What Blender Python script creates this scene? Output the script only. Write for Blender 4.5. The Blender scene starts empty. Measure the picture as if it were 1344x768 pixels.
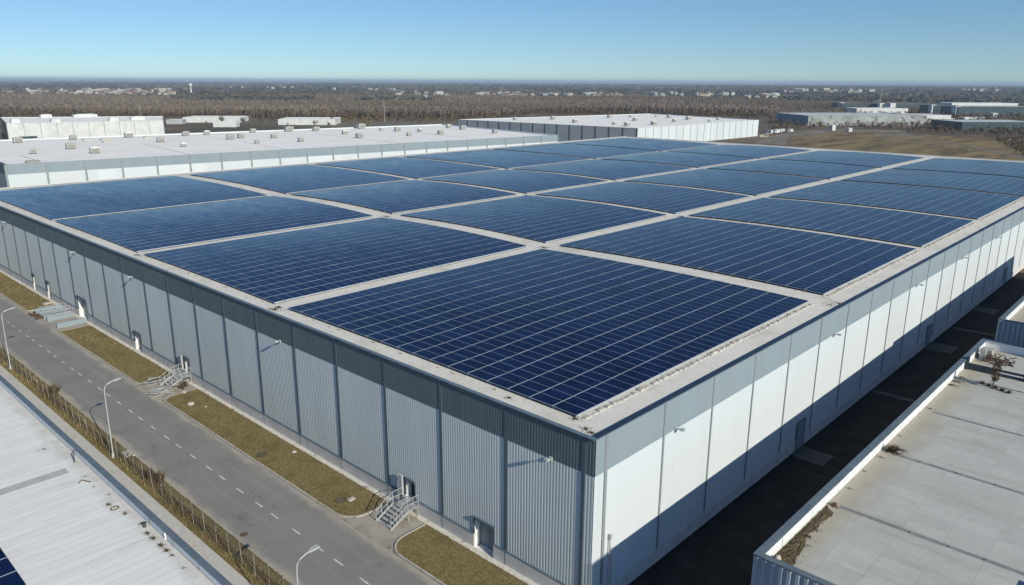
import bpy, math, random
import numpy as np
from mathutils import Vector, Matrix, Euler
random.seed(7)
RNG = np.random.default_rng(11)
scene = bpy.context.scene
COL = scene.collection
ORI = {}

# ------------------------------------------------------------------ camera
R_ = math.radians
cam_d = bpy.data.cameras.new('camera')
cam = bpy.data.objects.new('camera', cam_d); COL.objects.link(cam)
FPX = 998.046
pitch, head, roll = 0.271048, 0.753251, -0.0045116
CAM = Vector((-35.19736, -25.74227, 34.33994))
fwd = Vector((math.cos(pitch)*math.cos(head), math.cos(pitch)*math.sin(head), -math.sin(pitch)))
rgt = Vector((math.sin(head), -math.cos(head), 0)); dwn = fwd.cross(rgt)
r2 = rgt*math.cos(roll)+dwn*math.sin(roll); d2 = -rgt*math.sin(roll)+dwn*math.cos(roll)
M = Matrix((( r2.x, -d2.x, -fwd.x), (r2.y, -d2.y, -fwd.y), (r2.z, -d2.z, -fwd.z))).to_4x4()
M.translation = CAM
cam.matrix_world = M
cam_d.sensor_width = 36; cam_d.lens = FPX/1344*36
cam_d.clip_start = 0.5; cam_d.clip_end = 90000
scene.camera = cam
HEAD = head

# ------------------------------------------------------------------ helpers
def tag(o, label=None, cat=None, group=None, kind=None):
    if label: o['label'] = label
    if cat: o['category'] = cat
    if group: o['group'] = group
    if kind: o['kind'] = kind
    return o

def thing(name, loc, label, cat, group=None, rz=0.0):
    o = bpy.data.objects.new(name, None); COL.objects.link(o)
    o.empty_display_size = 0.5
    o.location = loc; o.rotation_euler = (0, 0, rz)
    ORI[o.name] = Vector(loc)
    return tag(o, label, cat, group)

class MB:
    """collects quads, boxes, bars and tubes; build() links them as one mesh object"""
    def __init__(s): s.v = []; s.f = []; s.m = []; s.uv = {}
    def quad(s, a, b, c, d, m=0, uv=None):
        i = len(s.v); s.v += [tuple(a), tuple(b), tuple(c), tuple(d)]
        if uv: s.uv[len(s.f)] = uv
        s.f.append((i, i+1, i+2, i+3)); s.m.append(m)
    def tri(s, a, b, c, m=0):
        i = len(s.v); s.v += [tuple(a), tuple(b), tuple(c)]; s.f.append((i, i+1, i+2)); s.m.append(m)
    def box(s, x0, y0, z0, x1, y1, z1, m=0):
        if x0 > x1: x0, x1 = x1, x0
        if y0 > y1: y0, y1 = y1, y0
        if z0 > z1: z0, z1 = z1, z0
        i = len(s.v)
        s.v += [(x0,y0,z0),(x1,y0,z0),(x1,y1,z0),(x0,y1,z0),(x0,y0,z1),(x1,y0,z1),(x1,y1,z1),(x0,y1,z1)]
        for q in ((3,2,1,0),(4,5,6,7),(0,1,5,4),(1,2,6,5),(2,3,7,6),(3,0,4,7)):
            s.f.append(tuple(i+k for k in q)); s.m.append(m)
    def prism(s, poly, z0, z1, m=0, top=None):
        n = len(poly); i = len(s.v)
        s.v += [(p[0],p[1],z0) for p in poly]+[(p[0],p[1],z1) for p in poly]
        for k in range(n):
            s.f.append((i+k, i+(k+1)%n, i+n+(k+1)%n, i+n+k)); s.m.append(m)
        s.f.append(tuple(i+n+k for k in range(n))); s.m.append(m if top is None else top)
        s.f.append(tuple(i+n-1-k for k in range(n))); s.m.append(m)
    def bar(s, a, b, w, h=None, m=0):
        """box section bar from a to b"""
        a, b = Vector(a), Vector(b); h = h or w
        d = (b-a).normalized(); up = Vector((0,0,1))
        if abs(d.z) > .95: up = Vector((0,1,0))
        x = d.cross(up).normalized()*w/2; y = x.cross(d).normalized()*h/2
        i = len(s.v)
        for p in (a, b):
            for (sx, sy) in ((-1,-1),(1,-1),(1,1),(-1,1)): s.v.append(tuple(p+x*sx+y*sy))
        for k in range(4):
            s.f.append((i+k, i+(k+1)%4, i+4+(k+1)%4, i+4+k)); s.m.append(m)
        s.f.append((i+3,i+2,i+1,i)); s.m.append(m); s.f.append((i+4,i+5,i+6,i+7)); s.m.append(m)
    def tube(s, pts, r, n=8, m=0, r1=None):
        pts = [Vector(p) for p in pts]; L = len(pts); i = len(s.v)
        for k, p in enumerate(pts):
            d = (pts[min(k+1,L-1)]-pts[max(k-1,0)]).normalized()
            up = Vector((0,0,1)) if abs(d.z) < .9 else Vector((1,0,0))
            x = d.cross(up).normalized(); y = x.cross(d)
            rr = r if r1 is None else r+(r1-r)*k/(L-1)
            for q in range(n):
                t = 2*math.pi*q/n; s.v.append(tuple(p+x*rr*math.cos(t)+y*rr*math.sin(t)))
        for k in range(L-1):
            for q in range(n):
                s.f.append((i+k*n+q, i+k*n+(q+1)%n, i+(k+1)*n+(q+1)%n, i+(k+1)*n+q)); s.m.append(m)
        s.f.append(tuple(i+n-1-q for q in range(n))); s.m.append(m)
        s.f.append(tuple(i+(L-1)*n+q for q in range(n))); s.m.append(m)
    def ribbon(s, path, w, z0, z1, m=0):
        """kerb-like strip along a path in plan"""
        P = [Vector((p[0],p[1])) for p in path]; n = len(P); i = len(s.v)
        for k, p in enumerate(P):
            d = (P[min(k+1,n-1)]-P[max(k-1,0)]).normalized(); nr = Vector((-d.y, d.x))*w/2
            for (q, z) in ((p-nr,z0),(p-nr,z1),(p+nr,z1),(p+nr,z0)): s.v.append((q.x,q.y,z))
        for k in range(n-1):
            for q in range(3):
                s.f.append((i+k*4+q, i+k*4+q+1, i+k*4+5+q, i+k*4+4+q)); s.m.append(m)
        s.f.append((i,i+1,i+2,i+3)); s.m.append(m); e = i+(n-1)*4; s.f.append((e+3,e+2,e+1,e)); s.m.append(m)
    def blob(s, c, rx, ry, rz, seg=8, rings=5, jit=.2, m=0):
        i = len(s.v); c = Vector(c)
        for a in range(rings+1):
            ph = math.pi*a/rings
            for b in range(seg):
                th = 2*math.pi*b/seg; j = 1+random.uniform(-jit,jit)
                s.v.append((c.x+rx*j*math.sin(ph)*math.cos(th), c.y+ry*j*math.sin(ph)*math.sin(th), c.z+rz*j*math.cos(ph)))
        for a in range(rings):
            for b in range(seg):
                s.f.append((i+a*seg+b, i+(a+1)*seg+b, i+(a+1)*seg+(b+1)%seg, i+a*seg+(b+1)%seg)); s.m.append(m)
    def build(s, name, mats, parent=None, origin=None, label=None, cat=None, group=None, kind=None, smooth=False):
        o0 = ORI[parent.name] if parent else Vector(origin) if origin is not None else Vector((0,0,0))
        me = bpy.data.meshes.new(name)
        me.from_pydata([(x-o0.x, y-o0.y, z-o0.z) for x,y,z in s.v], [], s.f)
        if not isinstance(mats, (list, tuple)): mats = [mats]
        for m in mats: me.materials.append(m)
        if len(mats) > 1: me.polygons.foreach_set('material_index', s.m)
        if s.uv:
            uvl = me.uv_layers.new(name='UVMap')
            for fi, uv in s.uv.items():
                ls = me.polygons[fi].loop_start
                for k in range(4): uvl.data[ls+k].uv = uv[k]
        if smooth: me.polygons.foreach_set('use_smooth', [True]*len(me.polygons))
        me.update()
        ob = bpy.data.objects.new(name, me); COL.objects.link(ob)
        if parent: ob.parent = parent; ORI[ob.name] = o0
        else: ob.location = o0; ORI[ob.name] = o0
        return tag(ob, label, cat, group, kind)

KIDS = {}
def children(o): return [c for c in bpy.data.objects if c.parent == o]
def copy_tree(o, loc, rz=None, label=None, group=None, kids=None):
    c = o.copy(); COL.objects.link(c); c.location = loc
    if rz is not None: c.rotation_euler = (0,0,rz)
    if label: c['label'] = label
    if group: c['group'] = group
    for ch in (kids if kids is not None else children(o)):
        d = ch.copy(); COL.objects.link(d); d.parent = c
        for g in children(ch):
            e = g.copy(); COL.objects.link(e); e.parent = d
    return c

def np_mesh(name, verts, n_per, mats, origin=(0,0,0), col=None):
    """big soup of triangles (n_per=3) or quads (4) from a numpy array (N, n_per, 3)"""
    N = verts.shape[0]; me = bpy.data.meshes.new(name)
    v = (verts.reshape(-1,3)-np.array(origin)).astype(np.float32)
    me.vertices.add(len(v)); me.vertices.foreach_set('co', v.ravel())
    me.loops.add(N*n_per); me.loops.foreach_set('vertex_index', np.arange(N*n_per, dtype=np.int32))
    me.polygons.add(N); me.polygons.foreach_set('loop_start', np.arange(0, N*n_per, n_per, dtype=np.int32))
    if col is not None:
        a = me.attributes.new('tone', 'FLOAT', 'FACE'); a.data.foreach_set('value', col.astype(np.float32))
    me.materials.append(mats); me.update(calc_edges=True); me.validate()
    o = bpy.data.objects.new(name, me); COL.objects.link(o); o.location = origin
    return o

# ------------------------------------------------------------------ materials
class NT:
    def __init__(s, m): s.t = m.node_tree; s.n = s.t.nodes; s.l = s.t.links
    def add(s, kind, **kw):
        x = s.n.new(kind)
        for k, v in kw.items(): setattr(x, k, v)
        return x
    def link(s, a, b): s.l.new(a, b)
    def math(s, op, a, b=None, c=None, clamp=False):
        x = s.n.new('ShaderNodeMath'); x.operation = op; x.use_clamp = clamp
        for i, q in enumerate((a, b, c)):
            if q is None: continue
            if isinstance(q, (int, float)): x.inputs[i].default_value = q
            else: s.l.new(q, x.inputs[i])
        return x.outputs[0]
    def noise(s, vec, scale, detail=5, rough=.55, dist=0):
        x = s.n.new('ShaderNodeTexNoise'); x.inputs['Scale'].default_value = scale
        x.inputs['Detail'].default_value = detail; x.inputs['Roughness'].default_value = rough
        x.inputs['Distortion'].default_value = dist
        if vec is not None: s.l.new(vec, x.inputs['Vector'])
        return x.outputs['Fac']
    def mapv(s, vec, scale=(1,1,1), loc=(0,0,0), rot=(0,0,0)):
        x = s.n.new('ShaderNodeMapping'); x.inputs['Scale'].default_value = scale
        x.inputs['Location'].default_value = loc; x.inputs['Rotation'].default_value = rot
        s.l.new(vec, x.inputs['Vector']); return x.outputs[0]
    def ramp(s, fac, lo, hi):
        x = s.n.new('ShaderNodeMapRange'); x.interpolation_type = 'SMOOTHSTEP'
        x.inputs['From Min'].default_value = lo; x.inputs['From Max'].default_value = hi
        s.l.new(fac, x.inputs['Value']); return x.outputs[0]
    def mix(s, fac, a, b):
        x = s.n.new('ShaderNodeMix'); x.data_type = 'RGBA'
        if isinstance(fac, (int, float)): x.inputs[0].default_value = fac
        else: s.l.new(fac, x.inputs[0])
        for k, q in ((6, a), (7, b)):
            if isinstance(q, (tuple, list)): x.inputs[k].default_value = (*q[:3], 1)
            else: s.l.new(q, x.inputs[k])
        return x.outputs[2]

def base_mat(name, rough=.6, spec=.5, metal=0):
    m = bpy.data.materials.new(name); m.use_nodes = True; nt = NT(m)
    b = nt.n['Principled BSDF']; b.inputs['Roughness'].default_value = rough
    b.inputs['Specular IOR Level'].default_value = spec; b.inputs['Metallic'].default_value = metal
    pos = nt.add('ShaderNodeNewGeometry').outputs['Position']
    return m, nt, b, pos

def pmat(name, c1, c2, scale=1.0, rough=.6, spec=.4, metal=0, stretch=(1,1,1), bump=0, bscale=None, dirt=None, detail=5, lo=.35, hi=.65, bay=0):
    """two-tone noise colour plus optional second dirt colour (colour, scale, lo, hi, stretch)"""
    m, nt, b, pos = base_mat(name, rough, spec, metal)
    v = nt.mapv(pos, stretch)
    f = nt.noise(v, scale, detail)
    c = nt.mix(nt.ramp(f, lo, hi), c1, c2)
    if dirt:
        dc, ds, dlo, dhi = dirt[:4]; dv = nt.mapv(pos, dirt[4], (13,7,3)) if len(dirt) > 4 else pos
        c = nt.mix(nt.ramp(nt.noise(dv, ds, 6, .6), dlo, dhi), c, dc)
    if bay:   # sheets from different batches: each bay a shade apart
        sp = nt.add('ShaderNodeVectorMath', operation='SNAP'); sp.inputs[1].default_value = (bay,bay,5000); nt.link(nt.mapv(pos,(1,1,1),(-.87,-.87,0)), sp.inputs[0])
        wn_ = nt.add('ShaderNodeTexWhiteNoise'); wn_.noise_dimensions = '2D'; nt.link(sp.outputs[0], wn_.inputs['Vector'])
        hv = nt.add('ShaderNodeHueSaturation'); nt.link(c, hv.inputs['Color']); nt.link(nt.math('ADD', nt.math('MULTIPLY', wn_.outputs['Value'], .09), .95), hv.inputs['Value']); c = hv.outputs[0]
    nt.link(c, b.inputs['Base Color'])
    if bump:
        bn = nt.add('ShaderNodeBump'); bn.inputs['Strength'].default_value = bump; bn.inputs['Distance'].default_value = .05
        nt.link(nt.noise(pos, bscale or scale*4, 4), bn.inputs['Height']); nt.link(bn.outputs[0], b.inputs['Normal'])
    return m

MT = {}
MT['white_clad'] = pmat('white_cladding', (.555,.612,.668), (.54,.597,.653), .6, .5, .3, stretch=(1,1,.15), dirt=((.46,.505,.555),1.2,.62,.9,(1,1,.08)), bay=6.87)
MT['west_clad'] = pmat('pale_blue_grey_ribbed_cladding', (.545,.595,.615), (.51,.56,.58), .5, .45, .4, stretch=(1,1,.15), bay=6.87, dirt=((.50,.535,.545),1.6,.58,.8,(1,1,.06)))
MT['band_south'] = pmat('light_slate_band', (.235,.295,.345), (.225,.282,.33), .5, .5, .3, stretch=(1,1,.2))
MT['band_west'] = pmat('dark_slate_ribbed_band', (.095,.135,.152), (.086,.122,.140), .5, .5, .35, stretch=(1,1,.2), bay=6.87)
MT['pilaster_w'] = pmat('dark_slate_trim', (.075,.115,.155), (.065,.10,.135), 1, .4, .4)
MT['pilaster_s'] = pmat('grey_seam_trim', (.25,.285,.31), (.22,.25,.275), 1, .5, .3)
MT['navy'] = pmat('navy_flashing', (.018,.030,.055), (.022,.036,.062), 1.5, .45, .4)
MT['slate_cap'] = pmat('slate_coping', (.10,.15,.19), (.13,.18,.22), 2, .45, .4)
MT['blue_cap'] = pmat('blue_grey_coping', (.105,.14,.17), (.135,.17,.20), 1.2, .5, .4)
MT['plinth'] = pmat('grey_concrete_plinth', (.58,.58,.585), (.50,.50,.51), .8, .8, .2, dirt=((.40,.395,.39),1.5,.6,.8,(1,1,.3)))
MT['white_trim'] = pmat('white_reveal', (.80,.80,.79), (.74,.74,.73), 2, .6, .3)
MT['door_grey'] = pmat('slate_steel_door', (.17,.22,.26), (.15,.20,.24), 2, .45, .4)
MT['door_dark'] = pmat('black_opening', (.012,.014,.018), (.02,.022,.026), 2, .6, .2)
MT['steel'] = pmat('galvanised_steel', (.50,.52,.54), (.40,.42,.44), 5, .45, .5, metal=.35)
MT['pole'] = pmat('pale_painted_pole', (.44,.46,.47), (.38,.40,.41), 3, .4, .4)
MT['dark_steel'] = pmat('dark_steel', (.05,.055,.06), (.07,.075,.08), 5, .5, .4)
MT['lens'] = pmat('lamp_lens', (.75,.76,.74), (.70,.71,.70), 5, .2, .5)
MT['alu'] = pmat('aluminium_frame', (.30,.35,.43), (.24,.29,.37), 3, .4, .5)
MT['rail'] = pmat('pale_mounting_rail', (.50,.55,.62), (.42,.47,.54), 2, .5, .4)
MT['kerb'] = pmat('pale_kerb_stone', (.46,.44,.40), (.36,.34,.31), 1.6, .85, .2, dirt=((.25,.22,.18),2.5,.58,.75))
MT['apron'] = pmat('worn_concrete_apron', (.36,.335,.30), (.29,.27,.24), .7, .85, .2, dirt=((.17,.155,.135),.9,.55,.8))
MT['strip'] = pmat('pale_paver_strip', (.64,.62,.57), (.52,.50,.45), 3.5, .85, .2, dirt=((.27,.25,.21),1.3,.58,.75))
MT['sidewalk'] = pmat('sidewalk_concrete', (.54,.53,.505), (.47,.46,.435), 5, .9, .15, detail=8, dirt=((.26,.245,.22),.5,.58,.85))
MT['paint'] = pmat('worn_road_paint', (.70,.70,.68), (.45,.45,.44), 3, .7, .3)
MT['soil'] = pmat('dark_leaf_litter', (.055,.042,.03), (.10,.075,.05), 5, .95, .1)
MT['rust'] = pmat('rusty_scrap', (.12,.075,.05), (.07,.055,.045), 4, .9, .2)
MT['stone'] = pmat('pale_rubble', (.52,.50,.46), (.40,.38,.35), 3, .9, .2)
MT['strip_grey'] = pmat('grey_roof_strip', (.45,.46,.455), (.40,.41,.405), .8, .8, .2)
MT['seam_grey'] = pmat('grey_roof_seam', (.20,.205,.205), (.255,.26,.255), 2, .85, .2)
MT['dim_slab'] = pmat('shade_toned_slab', (.085,.083,.08), (.06,.059,.057), 3, .9, .2)  # pale concrete pads, alley shade put into their dark colour
MT['white_para'] = pmat('white_parapet_render', (.70,.74,.775), (.66,.70,.735), 1, .6, .2, dirt=((.50,.50,.48),1.4,.6,.8,(1,1,.3)))
MT['post'] = pmat('weathered_fence_post', (.26,.25,.24), (.20,.195,.185), 3, .8, .2)
MT['ring'] = pmat('muddy_ring', (.075,.058,.034), (.12,.09,.05), 4, .95, .1)
MT['lid'] = pmat('dusty_iron_lid', (.13,.115,.085), (.10,.088,.062), 4, .9, .2)
MT['unit'] = pmat('grey_vent_casing', (.42,.42,.405), (.33,.33,.32), 2, .7, .3)
MT['unit_dark'] = pmat('dark_louvre', (.20,.20,.20), (.26,.26,.255), 3, .7, .3)
MT['roof_far'] = pmat('white_membrane_roof', (.84,.83,.805), (.79,.785,.76), .08, .8, .2, dirt=((.58,.585,.58),.06,.6,.8,(1,.4,1)))
MT['ribwall'] = pmat('blue_grey_ribbed_wall', (.30,.36,.42), (.27,.33,.39), 1, .45, .4)
MT['far_wall'] = pmat('grey_far_cladding', (.36,.39,.42), (.32,.35,.38), .2, .6, .3)
MT['far_white'] = pmat('white_far_render', (.59,.62,.64), (.50,.53,.545), .3, .7, .2)
MT['far_dark'] = pmat('dark_far_facade', (.035,.055,.07), (.06,.085,.10), .4, .3, .5)
MT['far_roof'] = pmat('grey_blue_far_roof', (.30,.34,.37), (.24,.28,.31), .1, .8, .2)
MT['mottled'] = pmat('mottled_grey_cladding', (.34,.37,.39), (.22,.24,.25), .12, .7, .3, dirt=((.12,.12,.11),.2,.58,.66))
MT['pale_roof'] = pmat('pale_blue_grey_roof', (.50,.54,.57), (.42,.46,.49), .06, .8, .2)
MT['orange'] = pmat('rusty_orange_roof', (.30,.16,.07), (.24,.13,.06), .4, .8, .2)
MT['bark'] = pmat('grey_brown_bark', (.12,.09,.07), (.08,.06,.05), 4, .95, .1)
MT['tyre'] = pmat('black_tyre', (.02,.02,.02), (.03,.03,.03), 4, .9, .1)
MT['glass'] = pmat('dark_window_glass', (.02,.025,.03), (.03,.035,.04), 4, .1, .5)
MT['brick'] = pmat('brown_brick', (.28,.15,.10), (.22,.12,.08), 4, .9, .2)

def road_mat():
    m, nt, b, pos = base_mat('weathered_asphalt', .9, .2)
    sep = nt.add('ShaderNodeSeparateXYZ'); nt.link(pos, sep.inputs[0])
    fine = nt.noise(pos, 14, 6, .7); big = nt.noise(pos, .22, 4)
    c = nt.mix(nt.ramp(fine, .3, .7), (.195,.193,.190), (.265,.262,.258))
    c = nt.mix(nt.math('MULTIPLY', nt.ramp(big, .45, .7), .45), c, (.170,.168,.164))
    # lengthwise wheel wear
    lv = nt.mapv(pos, (1.2,.04,1)); c = nt.mix(nt.math('MULTIPLY', nt.ramp(nt.noise(lv, 1.3, 3), .5, .7), .35), c, (.28,.276,.27))
    # sandy dust drifts along both edges
    d = nt.math('ABSOLUTE', nt.math('ADD', sep.outputs[0], 8.4))
    d = nt.math('ADD', d, nt.math('MULTIPLY', nt.math('SUBTRACT', nt.noise(nt.mapv(pos,(1,.35,1)), .9, 6, .65), .5), 2.2))
    c = nt.mix(nt.math('MULTIPLY', nt.ramp(d, 2.7, 3.7), .8), c, (.42,.385,.325))
    # dark oil / tyre stains
    st = nt.noise(nt.mapv(pos,(1,.5,1),(31,5,0)), .35, 5, .6)
    c = nt.mix(nt.math('MULTIPLY', nt.ramp(st, .62, .72), .5), c, (.13,.127,.122))
    # fine cracks and a few tar-sealed patches
    vo = nt.add('ShaderNodeTexVoronoi', feature='DISTANCE_TO_EDGE'); vo.inputs['Scale'].default_value = .16
    wob = nt.add('ShaderNodeTexNoise'); wob.inputs['Scale'].default_value = .8; wob.inputs['Detail'].default_value = 6; nt.link(pos, wob.inputs['Vector'])
    ad = nt.add('ShaderNodeVectorMath', operation='MULTIPLY_ADD'); ad.inputs[1].default_value = (2.2,2.2,0); nt.link(wob.outputs['Color'], ad.inputs[0]); nt.link(pos, ad.inputs[2]); nt.link(ad.outputs[0], vo.inputs['Vector'])
    ck = nt.math('SUBTRACT', 1.0, nt.ramp(vo.outputs['Distance'], .002, .011))
    c = nt.mix(nt.math('MULTIPLY', nt.math('MULTIPLY', ck, nt.ramp(nt.noise(pos,.09,3), .42, .56)), .28), c, (.085,.083,.08))
    pv_ = nt.add('ShaderNodeTexVoronoi', feature='F1', distance='CHEBYCHEV'); pv_.inputs['Scale'].default_value = .13; nt.link(nt.mapv(pos,(1.3,.5,1),(2,5,0)), pv_.inputs['Vector'])
    c = nt.mix(nt.math('MULTIPLY', nt.math('LESS_THAN', pv_.outputs['Distance'], .10), .4), c, (.145,.142,.138))
    nt.link(c, b.inputs['Base Color'])
    bn = nt.add('ShaderNodeBump'); bn.inputs['Strength'].default_value = .4; bn.inputs['Distance'].default_value = .02
    nt.link(fine, bn.inputs['Height']); nt.link(bn.outputs[0], b.inputs['Normal'])
    return m
MT['road'] = road_mat()

def grass_mat(name, a, bcol, cc):
    m, nt, b, pos = base_mat(name, .95, .1)
    c = nt.mix(nt.ramp(nt.noise(pos, 6, 8, .8), .36, .64), a, bcol)
    c = nt.mix(nt.math('MULTIPLY', nt.ramp(nt.noise(pos, .5, 5, .6), .48, .68), .7), c, cc)
    # worn bare spots
    c = nt.mix(nt.math('MULTIPLY', nt.ramp(nt.noise(nt.mapv(pos,(1,.6,1),(4,8,0)), .8, 6, .65), .60, .70), .75), c, (.15,.118,.08))
    nt.link(c, b.inputs['Base Color'])
    bn = nt.add('ShaderNodeBump'); bn.inputs['Strength'].default_value = .8; bn.inputs['Distance'].default_value = .06
    nt.link(nt.noise(pos, 9, 5, .7), bn.inputs['Height']); nt.link(bn.outputs[0], b.inputs['Normal'])
    return m
MT['verge'] = grass_mat('dry_turf', (.12,.092,.040), (.275,.228,.115), (.132,.108,.050))
MT['field'] = pmat('dry_field', (.225,.17,.088), (.115,.088,.055), .05, .95, .1, stretch=(.35,1.6,1), dirt=((.25,.20,.10),.16,.48,.66), lo=.4, hi=.6)
MT['yard'] = pmat('trampled_yard', (.22,.195,.165), (.155,.135,.112), .08, .95, .1, dirt=((.30,.28,.25),.05,.55,.65))

def tone_mat(name, ramp_cols, rough=.95):
    m, nt, b, pos = base_mat(name, rough, .1)
    at = nt.add('ShaderNodeAttribute'); at.attribute_name = 'tone'
    cr = nt.add('ShaderNodeValToRGB'); cr.color_ramp.interpolation = 'LINEAR'
    els = cr.color_ramp.elements
    while len(els) < len(ramp_cols): els.new(.5)
    for i, cl in enumerate(ramp_cols):
        els[i].position = i/(len(ramp_cols)-1); els[i].color = (*cl, 1)
    nt.link(at.outputs['Fac'], cr.inputs[0]); nt.link(cr.outputs[0], b.inputs['Base Color'])
    return m
MT['blades'] = tone_mat('dry_grass_blades', [(.065,.050,.022), (.19,.150,.072), (.40,.335,.185)])
MT['twigs'] = tone_mat('bare_winter_twigs', [(.095,.078,.068), (.175,.145,.125), (.25,.215,.18)])
MT['farwood'] = tone_mat('distant_wood', [(.05,.055,.05), (.10,.095,.085), (.15,.135,.115)])
MT['scrub'] = tone_mat('brown_scrub', [(.07,.055,.04), (.13,.10,.07), (.22,.17,.09)])

def ground_mat():
    m, nt, b, pos = base_mat('open_country_ground', .95, .1)
    n1 = nt.noise(nt.mapv(pos,(1,1,1)), .0022, 6, .6); n2 = nt.noise(pos, .02, 6, .65); n3 = nt.noise(nt.mapv(pos,(1,1,1),(900,300,0)), .0009, 5, .6)
    c = nt.mix(nt.ramp(n2, .35, .65), (.115,.092,.072), (.165,.135,.10))
    c = nt.mix(nt.ramp(n1, .5, .6), c, (.085,.078,.062))
    c = nt.mix(nt.math('MULTIPLY', nt.ramp(n3, .58, .64), .8), c, (.17,.165,.12))
    nt.link(c, b.inputs['Base Color'])
    return m
MT['ground'] = ground_mat()
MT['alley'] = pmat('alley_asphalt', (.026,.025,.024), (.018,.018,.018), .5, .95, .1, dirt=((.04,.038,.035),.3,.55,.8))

def roof_mat():
    """pale concrete pavers, joints, grime that gathers in blotches"""
    m, nt, b, pos = base_mat('pale_concrete_roof', .85, .2)
    c = nt.mix(nt.ramp(nt.noise(pos, 3, 7, .7), .3, .7), (.61,.595,.55), (.70,.685,.64))
    br = nt.add('ShaderNodeTexBrick'); br.inputs['Scale'].default_value = 1; br.inputs['Mortar Size'].default_value = .02
    br.inputs['Brick Width'].default_value = 2.4; br.inputs['Row Height'].default_value = 1.2; br.offset = .5
    nt.link(nt.mapv(pos,(1,1,1),(.3,.2,0)), br.inputs['Vector'])
    c = nt.mix(nt.math('MULTIPLY', br.outputs['Fac'], .35), c, (.46,.445,.41))
    c = nt.mix(nt.math('MULTIPLY', nt.ramp(nt.noise(pos, .35, 6, .65), .46, .7), .75), c, (.50,.475,.42))
    c = nt.mix(nt.math('MULTIPLY', nt.ramp(nt.noise(pos, 1.7, 7, .7), .62, .75), .8), c, (.24,.21,.17))
    nt.link(c, b.inputs['Base Color'])
    return m
MT['roof'] = roof_mat()

def right_roof_mat():
    m, nt, b, pos = base_mat('grey_patched_roof', .85, .2)
    sep = nt.add('ShaderNodeSeparateXYZ'); nt.link(pos, sep.inputs[0])
    c = nt.mix(nt.ramp(nt.noise(pos, 2.2, 7, .7), .3, .7), (.41,.425,.405), (.475,.485,.465))
    br = nt.add('ShaderNodeTexBrick'); br.inputs['Scale'].default_value = 1; br.inputs['Mortar Size'].default_value = .03
    br.inputs['Brick Width'].default_value = 2.2; br.inputs['Row Height'].default_value = 1.25; br.offset = 0
    br.inputs['Color1'].default_value = (.38,.39,.375,1); br.inputs['Color2'].default_value = (.51,.52,.50,1); br.inputs['Mortar'].default_value = (.34,.34,.325,1)
    nt.link(nt.mapv(pos,(1,1,1),(0,0,0),(0,0,R_(90))), br.inputs['Vector'])
    c = nt.mix(.38, c, br.outputs['Color'])
    # long brownish wash marks running with the fall of the roof
    w = nt.noise(nt.mapv(pos,(.55,.10,1)), 1.0, 6, .6)
    c = nt.mix(nt.math('MULTIPLY', nt.ramp(w, .5, .72), .42), c, (.31,.28,.245))
    # grime by the north parapet
    d = nt.math('ADD', sep.outputs[1], nt.math('MULTIPLY', nt.math('SUBTRACT', nt.noise(nt.mapv(pos,(.5,.8,1)), .8, 6, .65), .5), 3.2))
    c = nt.mix(nt.math('MULTIPLY', nt.ramp(d, -13.9, -11.5), .85), c, (.36,.325,.265))
    c = nt.mix(nt.math('MULTIPLY', nt.ramp(nt.noise(pos, .9, 7, .7), .63, .75), .6), c, (.17,.148,.12))
    nt.link(c, b.inputs['Base Color'])
    return m
MT['right_roof'] = right_roof_mat()

def left_roof_mat():
    m, nt, b, pos = base_mat('white_standing_seam_roof', .6, .3)
    sep = nt.add('ShaderNodeSeparateXYZ'); nt.link(pos, sep.inputs[0])
    c = nt.mix(nt.ramp(nt.noise(nt.mapv(pos,(.25,1.2,1)), .9, 6, .6), .35, .65), (.74,.75,.735), (.79,.80,.785))
    d = nt.math('ADD', sep.outputs[0], nt.math('MULTIPLY', nt.math('SUBTRACT', nt.noise(pos, .8, 6, .65), .5), 2.6))
    c = nt.mix(nt.math('MULTIPLY', nt.ramp(d, -20.3, -18.6), .7), c, (.47,.445,.40))
    c = nt.mix(nt.math('MULTIPLY', nt.ramp(nt.noise(nt.mapv(pos,(.3,.8,1),(5,9,0)), .7, 7, .65), .6, .75), .55), c, (.45,.43,.40))
    fy = nt.math('FRACT', nt.math('DIVIDE', sep.outputs[1], .78))
    seam = nt.math('SUBTRACT', 1.0, nt.ramp(nt.math('ABSOLUTE', nt.math('SUBTRACT', fy, .5)), .02, .09))
    c = nt.mix(nt.math('MULTIPLY', seam, .30), c, (.50,.51,.50))
    pan = nt.noise(nt.mapv(pos,(.02,1.28,1)), 1.0, 1)
    c = nt.mix(nt.math('MULTIPLY', nt.ramp(pan, .45, .6), .18), c, (.60,.61,.60))
    nt.link(c, b.inputs['Base Color'])
    bn = nt.add('ShaderNodeBump'); bn.inputs['Strength'].default_value = .25; bn.inputs['Distance'].default_value = .02
    nt.link(seam, bn.inputs['Height']); nt.link(bn.outputs[0], b.inputs['Normal'])
    return m
MT['left_roof'] = left_roof_mat()

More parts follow.
